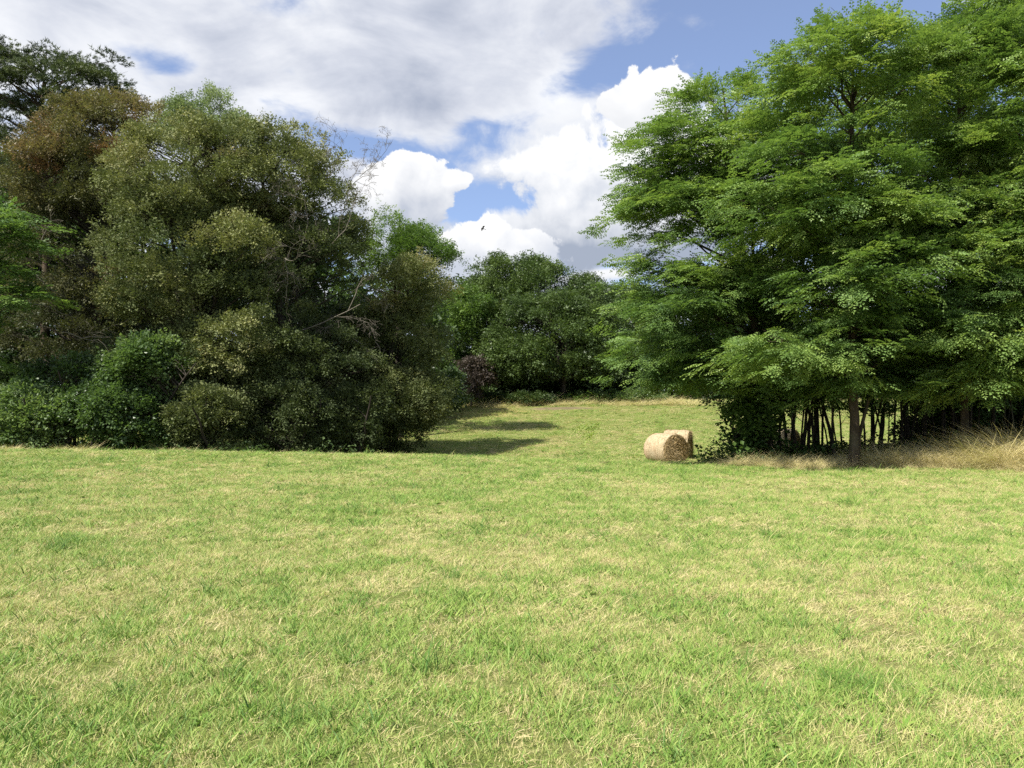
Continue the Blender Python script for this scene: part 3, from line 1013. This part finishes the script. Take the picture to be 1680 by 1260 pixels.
for k, (px, y, top) in enumerate(((1300, 38, 560), (1430, 39, 560), (1560, 37, 540), (1680, 37, 540), (1800, 36, 540))):
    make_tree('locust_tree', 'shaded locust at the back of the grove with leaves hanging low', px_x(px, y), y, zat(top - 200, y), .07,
              [E(px, 470, 100, 90, y, 2.2, 14, .1), E(px, 590, 90, 62 if k < 2 else 90, y, 2, 18, .05)], group='shaded locusts at the back of the grove', **locf)  # shade of the grove painted by a very dark tint
for k, (px, y) in enumerate(((1560, 34), (1620, 33.5), (1690, 33), (1760, 32.5), (1530, 36), (1590, 37))):  # bushes added to keep this side dark, shade put into their tint
    x = px_x(px, y)
    make_tree('shade_fill_shrub', 'low dark thicket in the deep shade at the right of the grove', x, y, gz(x, y) + 2.4, .04,
              [((x, y, gz(x, y) + .9), (1.3, .9, 1.2), 26, .03)], 'bush', 'oak', cr=.5, per=34, group='dark shade fill added at the right of the grove', stems=3, cat='shrub', rmax=.02, back=.8)
make_tree('locust_shrub', 'dark leafy shrub at the left foot of the grove, right of the bales', px_x(1225, 28.5), 28.5, zat(650, 28.5), .05,
          [E(1225, 705, 34, 42, 28.5, 1.0, 15, .3), E(1258, 650, 36, 40, 28.5, 1.0, 12, .3)], 'bush', 'green', cr=.42, per=30, cat='shrub', stems=3, rmax=.03)

# young trunks crowded under the grove
def sapling_mesh(h, seed):
    tb = Tubes()
    r = np.random.default_rng(seed)
    ax = np.stack((np.cumsum(r.normal(0, .05, 8)), np.cumsum(r.normal(0, .05, 8)), np.linspace(-.15, h, 8)), -1)
    ax[:, :2] -= ax[0, :2]
    r0 = r.uniform(.035, .065)
    tb.add(ax, np.linspace(r0 * 1.15, r0 * .5, 8), 7, .4, .15)
    for i in range(4):
        z = r.uniform(.35, .95) * h
        p = np.array([np.interp(z, ax[:, 2], ax[:, k]) for k in range(3)])
        a = r.uniform(0, 6.28)
        tb.add(curve(p, p + np.array((math.cos(a) * .6, math.sin(a) * .6, r.uniform(.2, .7))), .05, 4, .03), np.linspace(.014, .006, 4), 4, .4)
    return tb.mesh('sapling', M['bark_dark'])


SM = [sapling_mesh(h, s) for s, h in enumerate((4.2, 4.8, 5.2, 4.5, 5.0, 3.8))]
proto = None
spots = [(1270, 29), (1283, 28.6), (1297, 29.4), (1304, 30.2), (1312, 28.8), (1319, 30.5), (1326, 29.2), (1333, 28.4), (1345, 31), (1353, 29.5), (1371, 28.8), (1384, 31.5), (1418, 30.5), (1428, 28.2),
         (1442, 30.8), (1456, 31.5), (1462, 30.2), (1470, 32), (1484, 30.5), (1492, 32.5), (1499, 31), (1506, 29.6), (1515, 32), (1527, 30.4), (1537, 31.6), (1549, 30), (1558, 28.5), (1575, 27.6), (1590, 29.5), (1606, 31), (1632, 27), (1650, 29), (1668, 27.4), (1690, 30), (1290, 30.8), (1308, 27.9), (1339, 29.9), (1360, 30.6), (1366, 27.8), (1377, 30.2), (1391, 27.6), (1412, 29.4), (1436, 31.8), (1449, 29), (1477, 28.8), (1495, 29.9), (1510, 31.2), (1521, 28.9), (1543, 28.7), (1566, 30.6), (1582, 28.3), (1598, 27.2), (1620, 29.2), (1641, 27.8)]
for i, (px, y) in enumerate(spots):
    x = px_x(px, y)
    o = bpy.data.objects.new('locust_sapling', SM[i % 6])
    COL.objects.link(o)
    o.location = (x, y, gz(x, y))
    o.rotation_euler = (RNG.normal(0, .07), RNG.normal(0, .12), RNG.uniform(0, 6.28))
    o.scale = (RNG.uniform(.5, 1.0),) * 2 + (1,)
    o['label'] = 'thin dark bare trunk of a young locust crowded under the shaded grove'
    o['category'] = 'young tree'
    o['group'] = 'thin young trunks under the locust grove'

# the thick second stem beside the sunlit trunk
tb = Tubes()
x = px_x(1405, 24.6)
tb.add([(x, 24.6, gz(x, 24.6) - .1), (x + .10, 24.7, .9), (x + .45, 24.8, 2.0), (x + 1.1, 24.9, 3.0)], (.075, .065, .05, .03), 8, .5, .1)
link('second_stem', tb.mesh('second_stem', M['bark_brown']), next(o for o in COL.objects if o.get('label', '').startswith('straight locust')))


RNG = np.random.default_rng(77)
# ------------------------------------------------------------------ undergrowth below the grove
def under(name, label, n, box, tpl, leaf, tint, sc, lift):
    x = RNG.uniform(box[0], box[1], n)
    y = RNG.uniform(box[2], box[3], n)
    keep = fbm(x * .5, y * .5, 3) > .42
    x, y = x[keep], y[keep]
    n = len(x)
    z = ground(x, y) + np.abs(RNG.normal(0, lift, n)) + .03
    X = rand_dir(n)
    X[:, 2] = np.abs(X[:, 2]) * .5
    Z = np.array((0, 0, 1.0)) + RNG.normal(0, .3, (n, 3))
    me = spray_mesh(name, np.stack((x, y, z), -1), X, Z, RNG.uniform(*sc, n), np.clip(tint + RNG.normal(0, .12, n), 0, 1), TP[tpl], M[leaf])
    o = link(name, me, kind='stuff')
    o['label'] = label


under('undergrowth', 'dark brambles and seedlings on the shaded floor of the grove', 2600, (7.5, 24, 26.2, 33), 'bush', 'green', .22, (.6, 1.2), .28)
under('undergrowth', 'leafy undergrowth along the foot of the left wood', 3000, (-30, -6.5, 33.5, 41), 'bush', 'oak', .3, (.6, 1.3), .35)
under('undergrowth', 'weeds along the foot of the far wood', 2600, (-6, 16, 75, 80), 'oak', 'green', .45, (.6, 1.2), .35)


RNG = np.random.default_rng(78)
# ------------------------------------------------------------------ grass
GRASS = leaf_mat('grass_blade', [(0, (.060, .145, .022)), (.3, (.145, .255, .042)), (.5, (.27, .36, .080)), (.68, (.43, .41, .16)), (.85, (.58, .49, .25)), (1, (.68, .58, .34))], .28, .55, .25, 1.1, up=.45)


def blades(rng, n, R, h, w, bend, tint, tj, lay=0.0, seg=2):
    V, Fq, Ft, T = [], [], [], []
    for i in range(n):
        a, r = rng.uniform(0, 6.283), R * math.sqrt(rng.random())
        b = np.array((math.cos(a) * r, math.sin(a) * r, -.01))
        H = h * rng.uniform(.5, 1.25)
        dirn = rng.uniform(0, 6.283)
        lean = np.array((math.cos(dirn), math.sin(dirn), 0))
        out = np.array((math.cos(a), math.sin(a), 0)) * (r / R)
        ln = unit(lean * .7 + out * .5)
        up = unit(np.array((0, 0, 1.0)) * (1 - lay) + ln * (lay + rng.uniform(0, .35)))
        s = np.array((-math.sin(dirn + 1.2), math.cos(dirn + 1.2), 0)) * w * rng.uniform(.6, 1.3) * .5
        k = len(V)
        bd = bend * rng.uniform(.2, 1.6)
        for j in range(seg):
            t = j / seg
            c = b + up * H * t + ln * H * bd * t * t - np.array((0, 0, 1)) * H * bd * .35 * t * t
            ww = s * (1 - .35 * t)
            V += [c - ww, c + ww]
        t = 1
        V.append(b + up * H + ln * H * bd - np.array((0, 0, 1)) * H * bd * .35)
        for j in range(seg - 1):
            Fq.append((k + 2 * j, k + 2 * j + 1, k + 2 * j + 3, k + 2 * j + 2))
        Ft.append((k + 2 * seg - 2, k + 2 * seg - 1, k + 2 * seg))
        T += [np.clip(tint + rng.normal(0, tj), 0, 1)] * (2 * seg + 1)
    return np.array(V), [np.array(Fq), np.array(Ft)] if Fq else [np.array(Ft)], np.array(T)


def rosette(rng, n, L, W, tint):
    V, T = [], []
    for i in range(n):
        a = i * 2.4 + rng.normal(0, .2)
        d = np.array((math.cos(a), math.sin(a), rng.uniform(.25, 1.1)))
        V.append(leaf_quad(np.array((0, 0, .0)), d, (0, 0, 1.0), L * rng.uniform(.6, 1.2), W, .22))
        T += [np.clip(tint + rng.normal(0, .06), 0, 1)] * 4
    return np.concatenate(V), [np.arange(n * 4).reshape(n, 4)], np.array(T)


def scatter_group(name, sources):
    """Geometry-node group: one of the sources stands on every point, turned, scaled and coloured by the point."""
    nt = bpy.data.node_groups.new(name, 'GeometryNodeTree')
    nt.interface.new_socket('Geometry', in_out='INPUT', socket_type='NodeSocketGeometry')
    nt.interface.new_socket('Geometry', in_out='OUTPUT', socket_type='NodeSocketGeometry')
    N, L = nt.nodes, nt.links
    gi, go = N.new('NodeGroupInput'), N.new('NodeGroupOutput')
    join = N.new('GeometryNodeGeometryToInstance')
    for o in reversed(sources):
        oi = N.new('GeometryNodeObjectInfo')
        oi.inputs[0].default_value = o
        L.new(oi.outputs['Geometry'], join.inputs[0])

    def na(nm, ty):
        n = N.new('GeometryNodeInputNamedAttribute')
        n.data_type = ty
        n.inputs[0].default_value = nm
        return n.outputs[0]
    ip = N.new('GeometryNodeInstanceOnPoints')
    ip.inputs['Pick Instance'].default_value = True
    L.new(gi.outputs[0], ip.inputs['Points'])
    L.new(join.outputs[0], ip.inputs['Instance'])
    L.new(na('kind_index', 'INT'), ip.inputs['Instance Index'])
    e = N.new('FunctionNodeEulerToRotation')
    L.new(na('turn', 'FLOAT_VECTOR'), e.inputs[0])
    L.new(e.outputs[0], ip.inputs['Rotation'])
    L.new(na('size', 'FLOAT_VECTOR'), ip.inputs['Scale'])
    L.new(ip.outputs[0], go.inputs[0])
    return nt


def points_object(name, label, pos, kind, turn, size, group):
    me = bpy.data.meshes.new(name)
    me.vertices.add(len(pos))
    me.vertices.foreach_set('co', pos.astype(np.float32).ravel())
    me.attributes.new('kind_index', 'INT', 'POINT').data.foreach_set('value', kind.astype(np.int32))
    me.attributes.new('turn', 'FLOAT_VECTOR', 'POINT').data.foreach_set('vector', turn.astype(np.float32).ravel())
    me.attributes.new('size', 'FLOAT_VECTOR', 'POINT').data.foreach_set('vector', size.astype(np.float32).ravel())
    o = link(name, me, kind='stuff')
    o['label'] = label
    md = o.modifiers.new('scatter', 'NODES')
    md.node_group = group
    return o


def source(name, vft):
    v, f, t = vft
    return bpy.data.objects.new(name, mesh_np(name, v, f, [GRASS], t))


r = np.random.default_rng(21)
SRC = []
IDX = {}


def add_kind(key, n, fn):
    IDX[key] = list(range(len(SRC), len(SRC) + n))
    for i in range(n):
        SRC.append(source('grass_tuft', fn()))


add_kind('green', 5, lambda: blades(r, 20, .055, .075, .0048, .5, .34, .13))
add_kind('yellow', 5, lambda: blades(r, 24, .06, .065, .0042, .5, .53, .13))
add_kind('straw', 6, lambda: blades(r, 26, .08, .08, .0038, .5, .82, .12, lay=.6))
add_kind('coarse', 5, lambda: blades(r, 13, .065, .085, .0075, .6, .35, .13, seg=3))
add_kind('stub', 4, lambda: blades(r, 30, .06, .040, .0038, .25, .72, .13))
add_kind('lush', 4, lambda: blades(r, 40, .08, .17, .0052, .7, .16, .08, seg=3))
add_kind('tall', 3, lambda: blades(r, 5, .05, .20, .0040, .5, .40, .2, seg=3))
add_kind('leafy', 4, lambda: rosette(r, 8, .060, .026, .36))
add_kind('clover', 3, lambda: rosette(r, 14, .038, .026, .32))
GG = scatter_group('grass_scatter', SRC)


def meadow(bands):
    P, K, TU, SZ = [], [], [], []
    for (y0, y1, dens, wsc, hsc) in bands:
        hw = lambda y: y * .68 + 1.2
        area = (y1 - y0) * (hw(y0) + hw(y1))
        n = int(dens * area)
        y = RNG.uniform(y0, y1, n * 2)
        x = RNG.uniform(-hw(y1), hw(y1), n * 2)
        k = np.abs(x) < hw(y)
        x, y = x[k][:n], y[k][:n]
        n = len(x)
        # wet and dry patches
        a = fbm(x * .22 + 3, y * .22, 3)
        b = fbm(x * 1.1 + 40, y * 1.1 + 9, 3)
        c = fbm(x * 3.3, y * 3.3 + 70, 2)
        dry = .47 + (a * .34 + b * .30 + c * .36 - .475) * 1.75 + RNG.normal(0, .10, n) + .035 * sstep(14, 5, y) * sstep(4, -4, x) + .045 * sstep(11, 4, y) + .016
        bare = fbm(x * 1.9 + 11, y * 1.9 + 31, 3) + RNG.normal(0, .04, n)
        thin = bare > .62
        keep = (~thin | (RNG.random(n) < .6)) & (((x - 4.3) / 3.6) ** 2 + ((y - 71.5) / 1.4) ** 2 + RNG.normal(0, .25, n) > 1)
        x, y, dry, thin = x[keep], y[keep], dry[keep], thin[keep]
        dry = np.where(thin, np.maximum(dry, .6), dry)
        n = len(x)
        u = RNG.random(n)
        kk = np.empty(n, int)
        lut = lambda key, m: RNG.choice(IDX[key], m)
        sel = np.where(dry < .425, 0, np.where(dry < .50, 1, np.where(dry < .56, 2, 3)))
        tabs = [(('green', .50), ('yellow', .28), ('leafy', .03), ('clover', .06), ('lush', .012), ('stub', .118)),
                (('green', .26), ('yellow', .40), ('straw', .16), ('stub', .16), ('clover', .02)),
                (('green', .12), ('yellow', .38), ('straw', .30), ('stub', .20)),
                (('yellow', .22), ('straw', .46), ('stub', .28), ('green', .04))]
        for s_, tab in enumerate(tabs):
            m = np.nonzero(sel == s_)[0]
            uu = u[m]
            acc = 0
            for key, pr in tab:
                q = m[(uu >= acc) & (uu < acc + pr + 1e-6)]
                kk[q] = lut(key, len(q))
                acc += pr
        cz = fbm(x * 1.5 + 50, y * 1.5 + 20, 3)
        co = RNG.random(n) < np.clip((cz - .47) * 2.6, .04, .42) * np.where(dry < .55, 1, .35)
        kk[co] = lut('coarse', co.sum())
        tl = RNG.random(n) < .022
        kk[tl] = lut('tall', tl.sum())
        z = ground(x, y)
        P.append(np.stack((x, y, z), -1))
        K.append(kk)
        TU.append(np.stack((RNG.normal(0, .12, n), RNG.normal(0, .12, n), RNG.uniform(0, 6.283, n)), -1))
        s = RNG.uniform(.75, 1.3, n)
        SZ.append(np.stack((s * wsc, s * wsc, s * hsc * RNG.uniform(.8, 1.25, n)), -1))
    return [np.concatenate(a) for a in (P, K, TU, SZ)]


P_, K_, T_, S_ = meadow([(2.6, 6, 420, 1, 1), (6, 10, 300, 1.15, 1.0), (10, 17, 150, 1.5, 1.05), (17, 25, 85, 2.0, 1.1), (25, 36, 48, 2.7, 1.15), (36, 50, 22, 3.6, 1.3), (50, 78, 9, 5.5, 1.4)])
points_object('meadow_grass', 'short mown meadow grass, green blades mixed with dry straw', P_, K_, T_, S_, GG)

# lush dark tufts standing out of the mown grass
tx, ty = [], []
for px, py in ((1405, 1135), (1390, 1120), (1425, 1125), (240, 1010), (760, 950), (1150, 900), (1210, 880), (480, 1075), (60, 1150), (1330, 960), (560, 1060), (1240, 930), (130, 1200), (790, 880), (1010, 985), (1600, 940), (350, 890), (520, 885)):
    d = at(px, py, 10.0) - np.array((0, 0, EYE))
    k = EYE / -d[2]
    for q in range(3 if px != 1405 else 8):
        tx.append(d[0] * k + RNG.normal(0, .06) * (1 + k)); ty.append(10 * k + RNG.normal(0, .05) * (1 + k))
tx, ty = np.array(tx), np.array(ty)
n = len(tx)
points_object('grass_tufts', 'darker lush grass tufts left standing in the mown meadow', np.stack((tx, ty, ground(tx, ty)), -1), RNG.choice(IDX['lush'], n),
              np.stack((RNG.normal(0, .1, n), RNG.normal(0, .1, n), RNG.uniform(0, 6.28, n)), -1), np.repeat(RNG.uniform(.45, .95, n)[:, None], 3, 1), GG)

# tall dry grass along the foot of the grove
def hay_tuft(rng):
    V, F1, F2, T = [], [], [], []
    v, f, t = blades(rng, 26, .14, .75, .0085, .85, .88, .10, lay=.22, seg=4)
    return v, f, t


SRC2 = [source('hay_tuft', hay_tuft(r)) for i in range(6)] + [source('hay_tuft', blades(r, 30, .13, .34, .0095, .6, .74, .14, lay=.2, seg=3)) for i in range(3)]
GG2 = scatter_group('hay_scatter', SRC2)
n = 3800
x = RNG.uniform(6.8, 18.5, n)
edge = 22.9 - .7 * sstep(12.5, 14.5, x) + .5 * np.sin(x * 1.3) + np.where(x < 9.5, (9.5 - x) * 1.3, 0) - np.clip(x - 13, 0, 9) * .16
y = edge + np.abs(RNG.normal(0, 1.0, n)) + RNG.normal(0, .2, n)
pt = fbm(x * .55 + 8, y * .55, 3)
hs = np.clip(.46 + (y - edge) * .55, .46, 1.0) * RNG.uniform(.6, 1.3, n) * (.35 + 1.0 * pt) * (1 + .8 * sstep(12.5, 14.5, x))
keep = (pt + RNG.normal(0, .06, n) > .34) & (x > 6.9 + RNG.random(n) * 1.6)
x, y, hs = x[keep], y[keep], hs[keep]
n = len(x)
kk = np.where(RNG.random(n) < .68, RNG.integers(0, 6, n), RNG.integers(6, 9, n))
points_object('dry_grass', 'tall straw coloured dry grass along the foot of the locust grove', np.stack((x, y, ground(x, y)), -1), kk,
              np.stack((RNG.normal(0, .12, n), RNG.normal(0, .12, n), RNG.uniform(0, 6.28, n)), -1), np.stack((hs * 1.1, hs * 1.1, hs), -1), GG2)
n = 1500
x = RNG.uniform(-28, -4, n)
y = 30.9 + np.abs(RNG.normal(0, .8, n)) + np.clip(x + 14, 0, 9) * .30
hs = RNG.uniform(.4, 1.2, n) * np.clip(3.2 * (fbm(x * .8, y * .5, 3) - .28), .15, 1.5)
points_object('edge_grass', 'uncut grass along the foot of the left wood', np.stack((x, y, ground(x, y)), -1), RNG.integers(6, 9, n),
              np.stack((RNG.normal(0, .12, n), RNG.normal(0, .12, n), RNG.uniform(0, 6.28, n)), -1), np.stack((hs * 1.2, hs * 1.2, hs), -1), GG2)
n = 900
x = RNG.uniform(-7, 18, n)
y = 73.5 + RNG.uniform(0, 3.5, n) + .5 * np.sin(x)
hs = RNG.uniform(.6, 1.3, n)
points_object('edge_grass', 'yellowed uncut grass along the foot of the far wood', np.stack((x, y, ground(x, y)), -1), RNG.integers(5, 9, n),
              np.stack((RNG.normal(0, .12, n), RNG.normal(0, .12, n), RNG.uniform(0, 6.28, n)), -1), np.stack((hs * 2, hs * 2, hs), -1), GG2)


# ------------------------------------------------------------------ hay bales
def straw_side(g):
    tc = g.new('ShaderNodeTexCoord').outputs['Object']
    n = g.noise(g.v('MULTIPLY', tc, (3, 60, 60)), 1.0, 5, .7)
    w = g.noise(g.v('MULTIPLY', tc, (45, 5, 5)), 1.0, 5, .65)
    b = g.noise(tc, 2.2, 3)
    col = g.ramp(g.m('ADD', g.m('MULTIPLY', n, .5), g.m('MULTIPLY', w, .5)), [(.3, (.25, .19, .115)), (.5, (.44, .355, .225)), (.72, (.61, .52, .36))])
    col = g.mix(g.m('MULTIPLY', g.step(b, .45, .7), .35), col, (.50, .31, .19))
    return col, g.m('ADD', n, w)


def straw_end(g):
    tc = g.new('ShaderNodeTexCoord').outputs['Object']
    sp = g.new('ShaderNodeSeparateXYZ')
    g.L.new(tc, sp.inputs[0])
    rr = g.m('SQRT', g.m('ADD', g.m('POWER', sp.outputs[1], 2), g.m('POWER', sp.outputs[2], 2)))
    th = g.m('ARCTAN2', sp.outputs[2], sp.outputs[1])
    cb = g.new('ShaderNodeCombineXYZ')
    g.L.new(g.m('ADD', g.m('MULTIPLY', rr, 26), g.m('MULTIPLY', g.noise(tc, 5, 3), 5)), cb.inputs[0])
    g.L.new(g.m('MULTIPLY', th, 3.0), cb.inputs[1])
    n = g.noise(cb.outputs[0], 1.0, 6, .7)
    f = g.noise(tc, 30, 5, .7)
    h = g.m('ADD', g.m('MULTIPLY', n, .55), g.m('MULTIPLY', f, .45))
    col = g.ramp(h, [(.32, (.09, .06, .028)), (.47, (.34, .24, .115)), (.66, (.60, .46, .25))])
    return col, h


def straw_mat(name, fn, bump):
    def b(g):
        col, h = fn(g)
        p = g.new('ShaderNodeBsdfPrincipled')
        g.put(p.inputs['Base Color'], col)
        p.inputs['Roughness'].default_value = .8
        p.inputs['Specular IOR Level'].default_value = .2
        bp = g.new('ShaderNodeBump')
        bp.inputs['Strength'].default_value = bump
        bp.inputs['Distance'].default_value = .04
        g.L.new(h, bp.inputs['Height'])
        g.L.new(bp.outputs[0], p.inputs['Normal'])
        return p.outputs[0]
    return material(name, b)


M['straw_side'] = straw_mat('net_wrapped_straw', straw_side, .7)
M['straw_end'] = straw_mat('cut_straw', straw_end, 1.0)
M['straw'] = leaf_mat('loose_straw', [(0, (.16, .11, .05)), (.5, (.36, .27, .14)), (1, (.55, .44, .26))], .2, .6, .2, 1.0)


def bale(label, x, y, R, L, heading, seed, hollow=False):
    rng = np.random.default_rng(seed)
    z = gz(x, y)
    root = thing('hay_bale', label, 'hay bale', (x, y, z - .05), 'round hay bales on the meadow')
    rot = Matrix.Rotation(heading, 4, 'Z')
    nu, nv = 48, 12
    th = np.linspace(0, 2 * np.pi, nu, endpoint=False)

    def ringp(xl, rad_, jit):
        rr = rad_ * (1 + jit * (np.sin(th * 3 + seed) * .5 + rng.normal(0, .35, nu)))
        zz = np.sin(th) * rr
        zz = np.where(zz < -R * .86, -R * .86 + (zz + R * .86) * .25, zz)      # sags on its belly
        return np.stack((np.full(nu, xl), np.cos(th) * rr * 1.02, zz + R * .90), -1)
    V, Fq = [], []
    for i in range(nv):
        t = i / (nv - 1)
        e = 1 - .06 * abs(2 * t - 1) ** 8 + .012 * math.sin(t * 19)
        V.append(ringp((t - .5) * L, R * e, .012))
    V = np.concatenate(V)
    i, j = np.arange(nv - 1)[:, None] * nu, np.arange(nu)[None]
    Fq = np.stack((i + j, i + (j + 1) % nu, i + (j + 1) % nu + nu, i + j + nu), -1).reshape(-1, 4)
    me = mesh_np('net_wrap', V, Fq, [M['straw_side']], smooth=True)
    o = link('net_wrap', me, root)
    o.location = (0, 0, 0)
    o.rotation_euler = (0, 0, heading)
    for sgn in (1, -1):
        V, Fq = [], []
        m = 20
        for k in range(m):
            q = 1 - k / m
            p = ringp(0, R * .95 * q, .02 if k else .012)
            p[:, 0] = sgn * (L / 2 + (.05 * (1 - q * q)) + rng.normal(0, .013, nu) * (k > 0) - (.02 if k == 0 else 0))
            if hollow and sgn == 1 and k:
                sd = .80 * p[:, 1] + .60 * (p[:, 2] - R * .9) - .45 + rng.normal(0, .02, nu)
                p[:, 0] -= .26 * sstep(0, .07, sd)
            V.append(p)
        V = np.concatenate(V + [np.array([[sgn * (L / 2 + .05), 0, R * .9]])])
        i, j = np.arange(m - 1)[:, None] * nu, np.arange(nu)[None]
        Fq = np.stack((i + j, i + (j + 1) % nu, i + (j + 1) % nu + nu, i + j + nu), -1).reshape(-1, 4)
        c = len(V) - 1
        Ft = np.stack(((m - 1) * nu + np.arange(nu), (m - 1) * nu + (np.arange(nu) + 1) % nu, np.full(nu, c)), -1)
        o = link('rolled_end', mesh_np('rolled_end', V, [Fq, Ft], [M['straw_end']]), root)
        o.location = (0, 0, 0)
        o.rotation_euler = (0, 0, heading)
    # loose straws
    n = 4200
    side = rng.random(n) < .35
    a = rng.uniform(0, 6.283, n)
    rr = np.where(side, R * .99, R * .95 * np.sqrt(rng.random(n)))
    xl = np.where(side, rng.uniform(-.5, .5, n) * L, np.where(rng.random(n) < .8, 1, -1) * (L / 2 + .03))
    p = np.stack((xl, np.cos(a) * rr, np.sin(a) * rr), -1)
    nrm = np.where(side[:, None], np.stack((0 * a, np.cos(a), np.sin(a)), -1), np.stack((np.sign(xl), 0 * a, 0 * a), -1))
    tang = np.stack((rng.normal(0, .4, n), -np.sin(a), np.cos(a)), -1) + rng.normal(0, .5, (n, 3))
    d = unit(tang + nrm * rng.uniform(0, .9, n)[:, None]) * rng.uniform(.06, .21, n)[:, None]
    s = unit(np.cross(d, nrm + .01)) * .006
    p[:, 2] = np.maximum(p[:, 2], -R * .86) + R * .9
    V = np.stack((p - s, p + s, p + d), 1).reshape(-1, 3)
    o = link('loose_straw', mesh_np('loose_straw', V, np.arange(n * 3).reshape(n, 3), [M['straw']], np.repeat(rng.random(n), 3)), root, 'stuff')
    o.location = (0, 0, 0)
    o.rotation_euler = (0, 0, heading)
    return root


R_ = .655
bx = at(1104, 735, 34.0)
# heading: direction the visible rolled end faces
front = bale('front hay bale with its shaggy rolled end towards the viewer', bx[0] - .25, 34.3, R_ + .03, 1.42, math.atan2(-.90, .44), 3)
b2 = at(1112, 727, 36.6)
bale('second hay bale, standing close behind the front one', b2[0] + .03, 36.8, R_ + .06, 1.15, math.atan2(-.38, .92), 5)
b3 = at(1285, 705, 41)
bale('third hay bale glimpsed between the dark young trunks of the grove', b3[0], 41, R_, 1.25, math.atan2(-.7, .7), 8)

# ------------------------------------------------------------------ a bird
def bird():
    p = at(792, 375, 60)
    root = thing('bird', 'small dark bird flying high before the white cloud', 'bird', tuple(p))
    def b(g):
        q = g.new('ShaderNodeBsdfPrincipled')
        g.put(q.inputs['Base Color'], g.mix(g.noise(g.new('ShaderNodeTexCoord').outputs['Object'], 12, 3), (.02, .02, .022), (.06, .05, .045)))
        q.inputs['Roughness'].default_value = .6
        return q.outputs[0]
    mt = material('dark_plumage', b)
    tb = Tubes()
    xs = np.array((-.19, -.15, -.08, 0, .07, .11, .135, .17))
    tb.add(np.stack((xs, 0 * xs, .01 * np.sin(xs * 9)), -1), (.004, .016, .034, .042, .03, .024, .020, .003), 8)
    o = link('body', tb.mesh('body', mt), root)
    o.location = (0, 0, 0)
    for sg in (1, -1):
        sp = np.array(((.05, 0, .01), (.07, .13, .07), (.03, .26, .06), (-.07, .36, .0), (-.05, .22, .03), (-.06, .10, .04), (-.05, 0, .01)), float)
        sp[:, 1] *= sg
        V = np.concatenate((sp, sp + np.array((0, 0, .008))))
        n = len(sp)
        me = bpy.data.meshes.new('wing')
        fs = [list(range(n)), list(range(2 * n - 1, n - 1, -1))] + [[i, (i + 1) % n, (i + 1) % n + n, i + n] for i in range(n)]
        me.from_pydata([tuple(v) for v in V], [], fs)
        me.materials.append(mt)
        o = link('wing', me, root)
        o.location = (0, 0, 0)
    V = [(-.17, .0, 0), (-.28, .05, 0), (-.27, 0, 0), (-.28, -.05, 0), (-.17, 0, .008), (-.28, .05, .006), (-.27, 0, .006), (-.28, -.05, .006)]
    me = bpy.data.meshes.new('tail')
    me.from_pydata(V, [], [(0, 1, 2, 3), (7, 6, 5, 4), (0, 1, 5, 4), (1, 2, 6, 5), (2, 3, 7, 6), (3, 0, 4, 7)])
    me.materials.append(mt)
    o = link('tail', me, root)
    o.location = (0, 0, 0)
    root.rotation_euler = (rad(25), rad(-10), rad(200))


bird()
